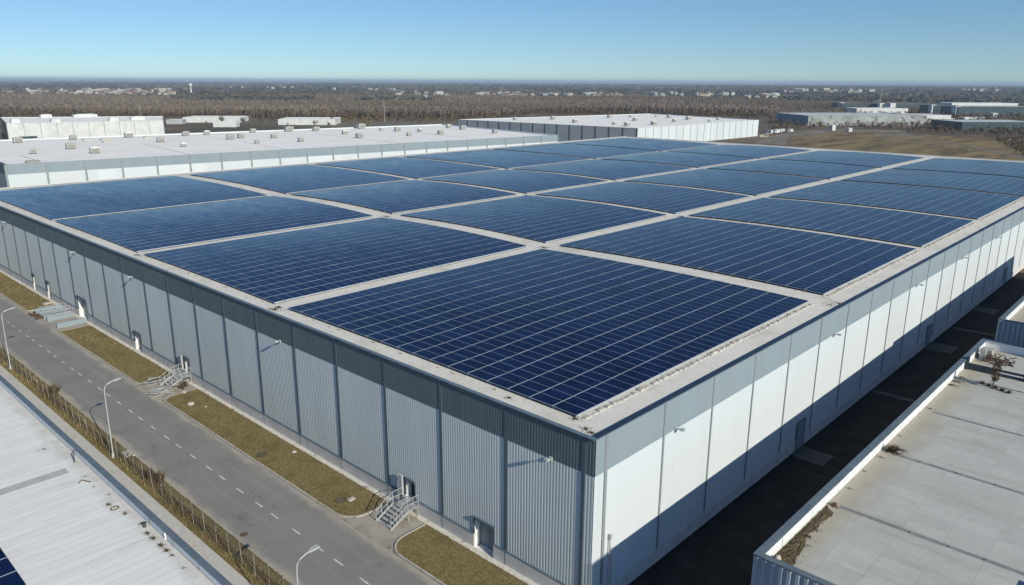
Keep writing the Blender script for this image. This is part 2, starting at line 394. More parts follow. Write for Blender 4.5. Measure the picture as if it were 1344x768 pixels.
def glass_mat():
    m, nt, b, pos = base_mat('solar_cell_glass', .16, .1)
    uv = nt.add('ShaderNodeUVMap').outputs[0]
    sep = nt.add('ShaderNodeSeparateXYZ'); nt.link(uv, sep.inputs[0])
    fu = nt.math('FRACT', nt.math('DIVIDE', sep.outputs[0], .182)); fv = nt.math('FRACT', nt.math('DIVIDE', sep.outputs[1], .0955))
    lu = nt.math('LESS_THAN', fu, .07); lv = nt.math('LESS_THAN', fv, .08)
    mid = nt.math('LESS_THAN', nt.math('ABSOLUTE', nt.math('SUBTRACT', sep.outputs[1], 1.02)), .012)
    ln = nt.math('MAXIMUM', nt.math('MAXIMUM', lu, nt.math('MULTIPLY', lv, .5)), mid)
    n = nt.noise(nt.mapv(pos,(.9,.5,1)), .5, 3)
    c = nt.mix(nt.ramp(n, .35, .65), (.0018,.0066,.034), (.0032,.0108,.050))
    c = nt.mix(nt.math('MULTIPLY', ln, .30), c, (.045,.075,.15))
    nt.link(c, b.inputs['Base Color'])
    b.inputs['Specular Tint'].default_value = (.36,.66,1,1)
    # every module a touch lighter or darker
    sp = nt.add('ShaderNodeVectorMath', operation='SNAP'); sp.inputs[1].default_value = (1.16,2.118,9999); nt.link(pos, sp.inputs[0])
    wn_ = nt.add('ShaderNodeTexWhiteNoise'); wn_.noise_dimensions = '2D'; nt.link(sp.outputs[0], wn_.inputs['Vector'])
    hv = nt.add('ShaderNodeHueSaturation'); nt.link(c, hv.inputs['Color']); nt.link(nt.math('ADD', nt.math('MULTIPLY', wn_.outputs['Value'], .42), .79), hv.inputs['Value']); nt.link(hv.outputs[0], b.inputs['Base Color'])
    # light dust film
    d = nt.ramp(nt.noise(pos, .12, 5, .6), .4, .7)
    nt.link(nt.math('ADD', nt.math('MULTIPLY', d, .05), .13), b.inputs['Roughness'])
    return m
MT['cells'] = glass_mat()

def mesh_fence_mat():
    m, nt, b, pos = base_mat('chain_link_wire', .6, .4, .2)
    b.inputs['Base Color'].default_value = (.19,.18,.175,1)
    sep = nt.add('ShaderNodeSeparateXYZ'); nt.link(pos, sep.inputs[0])
    a1 = nt.math('FRACT', nt.math('MULTIPLY', nt.math('ADD', sep.outputs[1], sep.outputs[2]), 9))
    a2 = nt.math('FRACT', nt.math('MULTIPLY', nt.math('SUBTRACT', sep.outputs[1], sep.outputs[2]), 9))
    a = nt.math('MAXIMUM', nt.math('LESS_THAN', a1, .12), nt.math('LESS_THAN', a2, .12))
    nt.link(a, b.inputs['Alpha'])
    return m
MT['wire'] = mesh_fence_mat()

# ------------------------------------------------------------------ sky and sun
SUN_EL = math.atan2(.54, math.hypot(.168, 1)); SUN_AZ = math.atan2(-.168, -1)  # azimuth clockwise from +Y
w = bpy.data.worlds.new('World'); scene.world = w; w.use_nodes = True
wn = NT(w); sky = wn.add('ShaderNodeTexSky'); sky.sky_type = 'NISHITA'; sky.sun_disc = False
sky.sun_elevation = SUN_EL; sky.sun_rotation = SUN_AZ % (2*math.pi)
sky.altitude = 0; sky.air_density = 1.35; sky.dust_density = 0.0; sky.ozone_density = 8.0
# the air thins quickly upwards: the lookup direction is steepened so the pale horizon band stays narrow
tc = wn.add('ShaderNodeTexCoord').outputs['Generated']
sv = wn.add('ShaderNodeVectorMath', operation='NORMALIZE'); wn.link(wn.mapv(tc, (1,1,1.45), (0,0,.05)), sv.inputs[0]); wn.link(sv.outputs[0], sky.inputs['Vector'])
bg = wn.n['Background']; 
tn = wn.add('ShaderNodeVectorMath', operation='MULTIPLY'); tn.inputs[1].default_value = (1.0,1.0,.985); wn.link(sky.outputs[0], tn.inputs[0])
wn.link(tn.outputs[0], bg.inputs['Color']); bg.inputs['Strength'].default_value = .116
sd = bpy.data.lights.new('sun', 'SUN'); sd.energy = 5.0; sd.angle = R_(.5); sd.color = (1, .92, .73)
so = bpy.data.objects.new('sun', sd); COL.objects.link(so)
so.rotation_euler = Vector((.168, 1, -.54)).to_track_quat('-Z', 'Y').to_euler()
so.location = (-60, -200, 150)
scene.view_settings.view_transform = 'Standard'; scene.view_settings.look = 'None'
scene.view_settings.exposure = 0; scene.view_settings.gamma = 1; scene.view_settings.use_curve_mapping = False
scene.render.engine = 'CYCLES'
scene.cycles.max_bounces = 6; scene.cycles.diffuse_bounces = 3; scene.cycles.glossy_bounces = 3
scene.cycles.transparent_max_bounces = 12; scene.cycles.volume_bounces = 0
scene.cycles.use_denoising = True

# ================================================================== SETTING
def sheet(name, poly, z, m, kind='structure', label=None):
    b = MB(); i = len(b.v); b.v = [(p[0], p[1], z) for p in poly]; b.f = [tuple(range(len(poly)))]; b.m = [0]
    return b.build(name, m, origin=(0,0,0), kind=kind, label=label)
G = 45000
sheet('ground', [(-G,-G),(G,-G),(G,G),(-G,G)], 0, MT['ground'])
sheet('road', [(-12.05,-40),(-4.85,-40),(-4.85,420),(-12.05,420)], .012, MT['road'])
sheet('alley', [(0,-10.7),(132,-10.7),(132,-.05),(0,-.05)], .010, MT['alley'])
b = MB(); b.box(-19,-40,-.2,-14.05,400,.10); b.build('sidewalk', MT['sidewalk'], kind='structure')
# broken centre line
b = MB()
for k in range(-4, 40):
    y = 13.15+k*3.0; y += .25*math.sin(k*2.1)
    b.box(-8.36, y, .0, -8.24, y+1.15, .016)
b.build('road_markings', MT['paint'], kind='structure')
# aprons between the verges and the paver strip along the wall foot
b = MB(); b.box(-4.86,-40,-.2,-.02,420,.03); b.build('concrete_apron', MT['apron'], kind='structure')
b = MB(); b.box(-.62,-40,-.1,-.13,420,.10); b.build('paver_strip', MT['strip'], kind='structure')

def rpoly(x0, y0, x1, y1, rb, rt):
    """verge outline; the two road-side corners (x0) are rounded by rb and rt"""
    P = [(x1,y0),(x1,y1)]
    for k in range(9):
        t = math.pi/2*k/8; P.append((x0+rt-rt*math.sin(t), y1-rt+rt*math.cos(t)))
    for k in range(9):
        t = math.pi/2*k/8; P.append((x0+rb-rb*math.cos(t), y0+rb-rb*math.sin(t)))
    return P
VERGES = [(-30,16.0,.05,1.9),(20.7,56.3,1.9,1.3),(62.0,90.3,1.2,.6),(104.5,190,.6,.6),(196,400,.6,.6)]
tuft_src = []
for (ya, yb, ra, rb) in VERGES:
    P = rpoly(-4.72, ya, -.66, yb, ra, rb)
    b = MB(); b.prism(P, -.1, .10); b.build('grass_verge', MT['verge'], kind='structure')
    K = P[1:]+[P[0]]
    b = MB(); b.ribbon([( x-.0, y) for x, y in P[1:]+[P[0]]], .15, 0, .135); b.build('kerb', MT['kerb'], kind='structure')
    tuft_src.append((-4.78, ya+.2, -.55, min(yb,150)-.2))
b = MB(); b.box(-14.03,-40,-.1,-12.1,400,.06); b.build('grass_strip', MT['verge'], kind='structure')
tuft_src.append((-14.0, -5, -12.05, 150))

def tufts(name, n_m2, hmin, hmax, areas, mat, label, lean=.5, wd=.03):
    V = []; T = []
    for (x0,y0,x1,y1) in areas:
        step = 12
        ya = y0
        while ya < y1:
            yb = min(ya+step, y1); d = math.hypot(x0+35, (ya+yb)/2+25.7)
            n = int((x1-x0)*(yb-ya)*n_m2*min(1, (48/d)**1.3))
            sc = max(1, d/55)
            px = RNG.uniform(x0,x1,n); py = RNG.uniform(ya,yb,n); h = RNG.uniform(hmin,hmax,n)*sc**.5
            # clumping
            keep = (np.sin(px*1.7+py*.6)+np.sin(py*1.1-px*.8)+RNG.normal(0,1.2,n)) > -.9
            px, py, h = px[keep], py[keep], h[keep]; n = len(px)
            for bl in range(3):
                a = RNG.uniform(0, 2*np.pi, n); l = RNG.uniform(0, lean, n)*h
                wv = wd*sc*RNG.uniform(.6,1.3,n); c, s_ = np.cos(a), np.sin(a)
                tri = np.zeros((n,3,3))
                tri[:,0] = np.stack([px-c*wv, py-s_*wv, np.full(n,.05)],1); tri[:,1] = np.stack([px+c*wv, py+s_*wv, np.full(n,.05)],1)
                tri[:,2] = np.stack([px-s_*l, py+c*l, .07+h],1)
                V.append(tri); T.append(np.clip(RNG.normal(.5,.22,n)+.15*np.sin(px*.9+py*.35),0,1))
            ya = yb
    o = np_mesh(name, np.concatenate(V), 3, mat, col=np.concatenate(T))
    return tag(o, label, 'grass', kind='stuff')
tufts('grass', 40, .05, .15, tuft_src, MT['blades'], 'short dry olive brown grass on the verges beside the road')
tufts('dry_weeds', 14, .15, .55, [(-13.75,14,-12.75,120),(-13.6,40,-12.3,75)], MT['blades'], 'taller straw coloured weeds along the foot of the wire fence', .35, .025)

# ================================================================== MAIN WAREHOUSE
H = 12.8; XM = 227.0; YM = 157.0; SP = 6.87
YB = [0, 40.2, 74.3, 108.2, 157.0]
def sst(x, a, b):
    t = min(1, max(0, (x-a)/(b-a))); return t*t*(3-2*t)
def roofz(x, y):
    z = 12.66
    for k in range(4):
        if YB[k] <= y <= YB[k+1]:
            t = (y-YB[k])/(YB[k+1]-YB[k]); arch = 1-(2*t-1)**2
            z += arch*(.14*sst(x,.3,2)+.24*sst(x,2,18))*sst(XM-x,.3,6)
    return z

wh = thing('warehouse', (0,0,0), 'huge slate and white warehouse carrying the solar arrays beside the road', 'warehouse')
# roof: gently arched bays
b = MB(); xs = [0,.3,1,2,4,7,11,15,20]+[20+k*8.28 for k in range(1,26)]; ys = []
for k in range(4): ys += [YB[k]+(YB[k+1]-YB[k])*q/14 for q in range(14)]
ys.append(YM)
for x in xs:
    for y in ys: b.v.append((min(max(x,.12),XM-.1), min(max(y,.12),YM-.1), roofz(x,y)))
n = len(ys)
for i in range(len(xs)-1):
    for j in range(n-1): b.f.append((i*n+j, (i+1)*n+j, (i+1)*n+j+1, i*n+j+1)); b.m.append(0)
b.build('roof', MT['roof'], wh, smooth=True)

# west side: ribbed cladding, with recessed doors
def corrugate(b, ya, yb, z0, z1, x=0.0, depth=.013, pitch=.26, axis='y', out=-1, m=0):
    n = max(1, round((yb-ya)/pitch)); p = (yb-ya)/n; prof = []
    for k in range(n):
        y = ya+k*p; prof += [(y,0),(y+.30*p,0),(y+.45*p,1),(y+.85*p,1)]
    prof.append((yb,0))
    for (u0,d0),(u1,d1) in zip(prof, prof[1:]):
        a0 = x+out*depth*d0; a1 = x+out*depth*d1
        if axis == 'y': q = [(a0,u0,z0),(a1,u1,z0),(a1,u1,z1),(a0,u0,z1)]
        else: q = [(u0,a0,z0),(u1,a1,z0),(u1,a1,z1),(u0,a0,z1)]
        if (axis == 'y') == (out < 0): q = q[::-1]
        b.quad(*q, m)
DOORS = [ # y0, y1, zbottom, ztop, kind
    (8.95,11.0,.06,2.6,'grey'),(18.0,19.15,.95,2.75,'dark'),(59.0,60.2,.95,2.85,'dark'),(73.0,75.0,.06,2.6,'grey'),
    (92.4,96.0,.06,3.25,'wide'),(109.0,110.2,.06,2.95,'grey'),(116.4,117.6,.06,2.9,'grey')]
PZ = 1.28; BZ = 10.2
def spans(y0, y1, z):
    """stretches of [y0, y1] not cut by a door that reaches over height z"""
    out = []; y = y0
    for (a,c,zb,zt,_) in DOORS:
        if zb < z < zt: out.append((y,a)); y = c
    out.append((y,y1)); return out
b = MB()
for (a,c) in spans(0, YM, 1.5): corrugate(b, a, c, PZ, BZ)
for (a,c,zb,zt,_) in DOORS: corrugate(b, a, c, zt, BZ)
b.build('wall', MT['west_clad'], wh)
b = MB(); corrugate(b, 0, YM, BZ+.03, H-.02, x=-.03); b.box(-.035,0,BZ,.0,YM,BZ+.03)
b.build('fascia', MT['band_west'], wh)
b = MB()
for (a,c) in spans(0, YM, 1.0):
    b.box(-.13,a,-.2,-.005,c,PZ-.06); b.box(-.16,a,PZ-.06,-.003,c,PZ,1)
for (a,c,zb,zt,k_) in DOORS:
    if zb > .5: b.box(-.13,a,-.2,-.005,c,zb-.01)
    b.box(-.128,a,-.2,.55,c,.055 if zb < .5 else -.1)
# panel joints of the plinth
for k in range(23):
    y = .87+k*SP
    if all(not (a-.2 < y < c+.2) for (a,c,*_r) in DOORS): b.box(-.14,y-.03,-.2,-.006,y+.03,PZ-.065,1)
b.build('plinth', [MT['plinth'], MT['slate_cap']], wh)
for k in range(23):
    b = MB(); y = .87+k*SP; b.box(-.085,y-.14,PZ+.003,-.048,y+.14,H-.03)
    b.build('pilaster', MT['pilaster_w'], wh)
b = MB(); b.box(-.2,.0,H-.028,.13,YM,H+.04); b.build('coping', MT['slate_cap'], wh)
# doors on the west side
for (a,c,zb,zt,k_) in DOORS:
    b = MB(); dp = .62
    b.quad((0,c,zb),(0,c,zt),(dp,c,zt),(dp,c,zb),0); b.quad((0,a,zb),(dp,a,zb),(dp,a,zt),(0,a,zt),0)
    b.quad((0,a,zt),(dp,a,zt),(dp,c,zt),(0,c,zt),0); b.quad((0,a,zb),(0,c,zb),(dp,c,zb),(dp,a,zb),0)
    d = b.build('door', MT['white_trim'], wh, label='%s doorway deep set in the slate side wall' % ('open dark' if k_ == 'dark' else 'closed grey'))
    b = MB(); b.box(-.22,a-.12,zt,-.05,c+.12,zt+.12); b.box(-.10,c,PZ+.01,-.047,c+.09,zt); b.box(-.10,a-.09,PZ+.01,-.047,a,zt)
    b.build('door_frame', MT['pilaster_w'], d)
    b = MB(); b.box(dp-.08,a+.02,zb,dp-.02,c-.02,zt-.02)
    if k_ != 'dark':
        b.box(dp-.10,a+.25,zb+.2,dp-.075,(a+c)/2-.05,zt-.25); b.box(dp-.10,(a+c)/2+.05,zb+.2,dp-.075,c-.2,zt-.25)
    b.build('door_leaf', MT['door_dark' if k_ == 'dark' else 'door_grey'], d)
    b = MB(); hy = (a+c)/2+.0; b.bar((dp-.16,hy,zb+1.0),(dp-.16,hy,zb+1.25),.04); b.bar((dp-.16,hy,zb+1.0),(dp-.08,hy,zb+1.0),.03)
    b.build('door_handle', MT['steel'], d)
# south side: smooth panels, lit by the sun
b = MB(); b.quad((0,0,-.2),(XM,0,-.2),(XM,0,BZ),(0,0,BZ)); b.box(-.02,-.012,PZ,.28,.0,BZ-.02)
b.build('wall', MT['white_clad'], wh)
b = MB(); corrugate(b, 0, XM, BZ, H-.03, x=-.02, depth=.012, pitch=.34, axis='x', out=-1); b.quad((-.03,-.02,BZ),(XM,-.02,BZ),(XM,0,BZ),(-.03,0,BZ))
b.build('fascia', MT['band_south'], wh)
b = MB(); b.box(.0,-.09,-.2,XM,-.004,PZ-.12); b.build('plinth', MT['plinth'], wh)
for k in range(33):
    b = MB(); x = 1.1+k*SP; wd = .14 if k == 0 else .085
    b.box(x-wd,-.075,PZ-.11,x+wd,-.034,H-.05); b.build('pilaster', MT['pilaster_s'], wh)
b = MB(); b.box(.13,-.10,H-.03,XM,.0,H+.0, 0); b.box(.13,.003,H-.06,XM,.46,H+.02,1)
b.build('coping', [MT['band_south'], MT['navy']], wh)
for (a, c) in ((32.2,33.9),(73.6,75.4),(119,120.6)):
    b = MB(); b.box(a,-.10,-.05,c,-.003,2.9); d = b.build('door', MT['band_south'], wh, label='slate door in the shaded foot of the white wall')
    b = MB(); b.box(a-.1,-.13,-.05,a,-.095,3.0); b.box(c,-.13,-.05,c+.1,-.095,3.0); b.box(a,-.13,2.9,c,-.095,3.0); b.build('door_frame', MT['pilaster_w'], d)
    b = MB(); b.bar((c-.25,-.16,1),(c-.25,-.16,1.2),.04); b.build('door_handle', MT['steel'], d)
b = MB(); b.tube([(1.75,-.16,-.1),(1.75,-.16,5.0)],.05); b.box(1.66,-.24,4.95,1.84,-.09,5.3); b.tube([(2.05,-.15,-.1),(2.05,-.15,4.2)],.03)
b.build('standpipe', MT['steel'], wh)
# other two sides
b = MB(); b.quad((XM,0,-.2),(XM,YM,-.2),(XM,YM,H),(XM,0,H)); b.quad((XM,YM,-.2),(0,YM,-.2),(0,YM,H),(XM,YM,H))
b.build('wall', MT['white_clad'], wh)
b = MB(); b.box(.13,YM-.25,H-.05,XM,YM+.1,H+.03); b.box(XM-.3,.46,H-.05,XM+.1,YM-.25,H+.02); b.build('coping', MT['white_trim'], wh)
# wall lamps: arm, head
def wall_lamp(p, axis):
    b = MB(); x, y, z = p
    if axis == 'x':
        b.box(x-.12,y-.12,z-.12,x,y+.12,z+.12); b.bar((x-.1,y,z),(x-.35,y,z+.08),.06); b.box(x-.62,y-.15,z+.02,x-.3,y+.15,z+.15)
        c = MB(); c.box(x-.59,y-.12,z-.01,x-.33,y+.12,z+.017)
    else:
        b.box(x-.12,y-.12,z-.12,x+.12,y,z+.12); b.bar((x,y-.1,z),(x,y-.5,z+.1),.07); b.box(x-.16,y-.75,z+.04,x+.16,y-.42,z+.17)
        c = MB(); c.box(x-.12,y-.70,z+.01,x+.12,y-.46,z+.037)
    l = b.build('wall_lamp', MT['pole'], wh); c.build('lamp_glass', MT['lens'], l)
for y in (3.55,37.6,73.2,94.0,128.5): wall_lamp((-.075,y,BZ+.05), 'x')
for x in (9.5,38.9,65.4,86.3,107): wall_lamp((x,-.034,BZ+.08), 'y')

# ================================================================== SOLAR ARRAYS
XA = [(1.75,39.5),(43.2,74.5),(76.9,104.3),(106.8,141.4),(143.6,176.2),(178.4,216.5)]
YA = [(2.95,38.9),(41.5,73.3),(75.5,107.4),(108.9,151.2)]
PT = .045
def panel_mb(w, h):
    b = MB(); f = .014; x, y = w/2, h/2
    b.quad((-x+f,-y+f,PT-.004),(x-f,-y+f,PT-.004),(x-f,y-f,PT-.004),(-x+f,y-f,PT-.004),0,
           uv=[(0,0),(w-2*f,0),(w-2*f,h-2*f),(0,h-2*f)])
    for (x0,y0,x1,y1) in ((-x,-y,x,-y+f),(-x,y-f,x,y),(-x,-y+f,-x+f,y-f),(x-f,-y+f,x,y-f)): b.box(x0,y0,0,x1,y1,PT,1)
    return b
def solar_array(x0, x1, y0, y1, zf, label, single=100, pw=1.16, ph=2.12, drop_corner=True, lift=.2):
    nx = round((x1-x0)/pw); ny = round((y1-y0)/ph); px = (x1-x0)/nx; py = (y1-y0)/ny; w_, h_ = px-.018, py-.052
    t = thing('solar_array', (x0, y0, zf(x0,y0)), label, 'solar array', 'solar arrays laid out on the roof')
    cells = []
    for i in range(nx):
        for j in range(ny): cells.append((x0+px*(i+.5), y0+py*(j+.5)))
    cells.sort(key=lambda c: (c[0]-CAM.x)**2+(c[1]-CAM.y)**2)
    me = None
    for k, (cx, cy) in enumerate(cells[:single]):
        z = zf(cx,cy)+lift; sx = (zf(cx+.4,cy)-zf(cx-.4,cy))/.8; sy = (zf(cx,cy+.4)-zf(cx,cy-.4))/.8
        if me is None:
            ob = panel_mb(w_, h_).build('solar_panel', [MT['cells'], MT['alu']], None, (0,0,0)); me = ob.data
        else:
            ob = bpy.data.objects.new('solar_panel', me); COL.objects.link(ob)
        ob.parent = t; ob.location = (cx-x0, cy-y0, z-zf(x0,y0)); ob.rotation_euler = (math.atan(sy)+random.uniform(-.005,.005), -math.atan(sx)+random.uniform(-.005,.005), random.uniform(-.002,.002))
    rest = cells[single:]
    if rest:
        b = MB(); f = .014
        for (cx, cy) in rest:
            jx = random.uniform(-.004,.004); jy = random.uniform(-.006,.006)
            z = zf(cx,cy)+lift; sx = (zf(cx+.4,cy)-zf(cx-.4,cy))/.8; sy = (zf(cx,cy+.4)-zf(cx,cy-.4))/.8
            def Q(u, v, dz): return (cx+u, cy+v, z+dz+(sx+jx)*u+(sy+jy)*v)
            x, y = w_/2, h_/2
            b.quad(Q(-x+f,-y+f,PT-.004),Q(x-f,-y+f,PT-.004),Q(x-f,y-f,PT-.004),Q(-x+f,y-f,PT-.004),0,
                   uv=[(0,0),(w_-2*f,0),(w_-2*f,h_-2*f),(0,h_-2*f)])
            for (u0,v0,u1,v1) in ((-x,-y,x,-y+f),(-x,y-f,x,y),(-x,-y+f,-x+f,y-f),(x-f,-y+f,x,y-f)):
                b.quad(Q(u0,v0,PT),Q(u1,v0,PT),Q(u1,v1,PT),Q(u0,v1,PT),1)
            for (u0,v0,u1,v1) in ((-x,-y,x,-y),(x,-y,x,y),(x,y,-x,y),(-x,y,-x,-y)):
                b.quad(Q(u0,v0,0),Q(u1,v1,0),Q(u1,v1,PT),Q(u0,v0,PT),1)
        o = b.build('solar_panels', [MT['cells'], MT['alu']], t); o['kind'] = 'stuff'
    # mounting rails under the row gaps
    b = MB(); nseg = max(2, int((x1-x0)/6))
    for j in range(ny+1):
        y = y0+py*j
        for s in range(nseg):
            xa = x0+(x1-x0)*s/nseg; xb = x0+(x1-x0)*(s+1)/nseg
            za, zb_ = zf(xa,y)+lift-.005, zf(xb,y)+lift-.005
            b.quad((xa,y-.045,za),(xb,y-.045,zb_),(xb,y+.045,zb_),(xa,y+.045,za)); b.quad((xa,y-.045,za-.05),(xa,y-.045,za),(xb,y-.045,zb_),(xb,y-.045,zb_-.05))
        for s in range(int((x1-x0)/3.4)+1):
            xa = x0+.3+s*3.4; z = zf(xa,y)
            b.box(xa-.03,y-.03,z-.01,xa+.03,y+.03,z+lift-.02)
    b.build('mounting_rail', MT['rail'], t)
    return t
ORD = ['first','second','third','fourth','fifth','sixth']
for i, (x0,x1) in enumerate(XA):
    for j, (y0,y1) in enumerate(YA):
        d = math.hypot((x0+x1)/2-CAM.x, (y0+y1)/2-CAM.y)
        if i == 0 and j == 0: lab = 'largest looking navy solar array filling the roof corner nearest the white and slate walls'
        else: lab = '%s navy solar array from the slate wall, %s row back from the white wall' % (ORD[i], ORD[j])
        solar_array(x0,x1,y0,y1,roofz,lab, 100 if d < 135 else 0)

# dead leaves and grit caught against the arrays and in the roof corners
def litter(name, pts, label, zf, size=(.05,.16), mat='soil', h=.10):
    b = MB()
    for (x,y,r,n) in pts:
        for k in range(int(n*3.2)):
            a = random.uniform(0,6.28); q = r*abs(random.gauss(0,.55)); px, py = x+q*.8*math.cos(a), y+q*1.25*math.sin(a)
            s = random.uniform(*size)*.42; z = zf(px,py); hh = h*random.uniform(.15,1.0)*.7
            an = random.uniform(0,3.14); c, sn = math.cos(an)*s, math.sin(an)*s
            b.tri((px-c,py-sn,z+.004),(px+c,py+sn,z+.006),(px-sn*.8+random.uniform(-.04,.04),py+c*.8,z+hh)); b.tri((px-c,py+sn,z+.004),(px+sn,py-c,z+hh*.7),(px+c,py+c,z+.005))
    o = b.build(name, MT[mat], origin=(0,0,0)); return tag(o, label, 'debris', kind='stuff')
pts = [(1.0,40.1,.75,70),(1.6,40.4,.5,40),(1.3,74.4,.6,40),(1.7,3.0,.35,26),(1.0,1.6,.45,30),(.75,.95,.35,24),(41.3,40.2,.9,60),(1.1,8.6,.3,16),(76,39.9,.8,60),(41.5,74.6,.8,60),(75.8,74.4,.9,60),(40.6,1.2,1.3,40),(41.8,.9,.8,30)]
for (x0,x1) in XA:
    for (y0,y1) in YA:
        y = y0
        while y < y1:
            # the windward (west) edges of the inner arrays and some of the street edge
            if x0 > 5 or random.random() < .3: pts.append((x0-.25+random.uniform(-.08,.08), y, .2, random.randint(0,4)))
            y += random.uniform(.5,1.3)
litter('leaf_litter', pts, 'dead leaves and grit blown against the edges of the solar arrays', roofz)
# ballast blocks along the south edges of the first row of arrays
for i, (x0,x1) in enumerate(XA[:4]):
    b = MB(); x = x0+.3
    while x < x1-.2:
        l = random.uniform(.25,.7); z = roofz(x,2.5)
        b.box(x,2.42+random.uniform(-.05,.05),z-.02,x+l,2.66+random.uniform(-.04,.06),z+random.uniform(.05,.16)); x += l+random.uniform(.05,.35)
    tag(b.build('ballast_kerb', MT['stone'], origin=(x0,2.5,12.66)), 'row of pale ballast blocks along the sunny edge of the %s front array' % ORD[i], 'ballast', 'ballast rows along the white wall')

# ================================================================== STREET FURNITURE
# lamps
lamp = thing('street_lamp', (-13.55,45.9,0), 'slim curved street lamp rising behind the fence in mid street', 'street lamp', 'street lamps along the road')
b = MB(); b.tube([(-13.55,45.9,0),(-13.53,45.9,3.6),(-13.5,45.9,6.7)],.07,10,0,.042); b.tube([(-13.5,45.9,6.68),(-13.44,45.9,7.05),(-13.2,45.9,7.32),(-12.85,45.9,7.46),(-12.55,45.9,7.52)],.045,8)
b.build('pole', MT['pole'], lamp)
b = MB(); b.tube([(-13.55,45.9,0),(-13.55,45.9,.5)],.13,10); b.box(-13.72,45.73,0,-13.38,46.07,.09); b.build('base', MT['pole'], lamp)
b = MB(); P = [(-12.6,7.47),(-12.3,7.50),(-11.95,7.56),(-11.95,7.62),(-12.3,7.64),(-12.6,7.57)]
i0 = len(b.v)
for (dy, sc) in ((-.15,1),(.15,1)):
    for (x,z) in P: b.v.append((x,45.9+dy*(.6 if x < -12.5 else 1),z))
for k in range(6): b.f.append((k,(k+1)%6,6+(k+1)%6,6+k)); b.m.append(0)
b.f += [(5,4,3,2,1,0),(6,7,8,9,10,11)]; b.m += [0,0]
hd = b.build('lamp_head', MT['pole'], lamp)
b = MB(); b.quad((-12.3,45.8,7.492),(-12.3,46.0,7.492),(-12.0,46.0,7.545),(-12.0,45.8,7.545)); b.build('lamp_glass', MT['lens'], hd)
copy_tree(lamp, (-13.55,78.8,0), label='farthest street lamp, at the left edge of the photo')
copy_tree(lamp, (-15.72,9.75,0), label='nearest street lamp, its head overlapping the road centre line')
copy_tree(lamp, (-13.55,111.5,0), label='street lamp far up the road beyond the left edge')

# wire fence
fe = thing('wire_fence', (-13.4,5,0), 'long chain link fence on posts between the road and the sidewalk', 'fence')
y = 6.0; first = None
ys_f = []
while y < 150:
    ys_f.append(y)
    if first is None:
        b = MB(); b.bar((-13.4,y,0),(-13.4,y,2.0),.045); b.box(-13.435,y-.035,2.0,-13.365,y+.035,2.03); first = b.build('fence_post', MT['post'], fe)
    else:
        o = first.copy(); COL.objects.link(o); o.location = (random.uniform(-.02,.02), y-6.0, random.uniform(-.06,.03)); o.rotation_euler = (random.uniform(-.02,.02), random.uniform(-.02,.02), 0)
    y += 1.96
b = MB(); b.quad((-13.4,6,.06),(-13.4,ys_f[-1],.06),(-13.4,ys_f[-1],1.82),(-13.4,6,1.82)); b.build('wire_mesh', MT['wire'], fe)
b = MB()
for z in (.1,1.0,1.85): b.bar((-13.4,6,z),(-13.4,ys_f[-1],z),.018)
b.build('line_wire', MT['dark_steel'], fe)

def twig_tris(x, y, z, h, r, n, thin=.02, up=1.0, base=.15):
    """a bush of bare twigs as thin triangles"""
    V = np.zeros((n,3,3)); a = RNG.uniform(0,2*np.pi,n); b0 = RNG.uniform(0,base,n)*h; tip = RNG.uniform(.45,1,n)*h*up
    rr = r*RNG.uniform(.1,1,n)*np.sqrt(np.clip(1-((tip/h-.6)/.75)**2,.05,1)); sx = RNG.uniform(-.25,.25,n)*r; sy = RNG.uniform(-.25,.25,n)*r
    a2 = a+np.pi/2; w = thin*RNG.uniform(.6,1.6,n)
    V[:,0] = np.stack([x+sx-np.cos(a2)*w, y+sy-np.sin(a2)*w, z+b0],1); V[:,1] = np.stack([x+sx+np.cos(a2)*w, y+sy+np.sin(a2)*w, z+b0],1)
    V[:,2] = np.stack([x+rr*np.cos(a), y+rr*np.sin(a), z+tip],1); return V
for (x,y,h,r,lab) in ((-12.35,66.5,1.5,1.1,'dark bare bush in the road verge near the far lamp'),(-12.6,37.6,1.7,.7,'straw coloured bush by the fence below the middle lamp'),(-12.9,39.4,1.3,.6,'small dry bush against the fence beside a taller one')):
    V = twig_tris(x,y,0,h,r,260,.03); o = np_mesh('dry_bush', V, 3, MT['scrub'], (x,y,0), RNG.uniform(0,1,len(V))); tag(o, lab, 'bush', 'dry bushes along the fence')

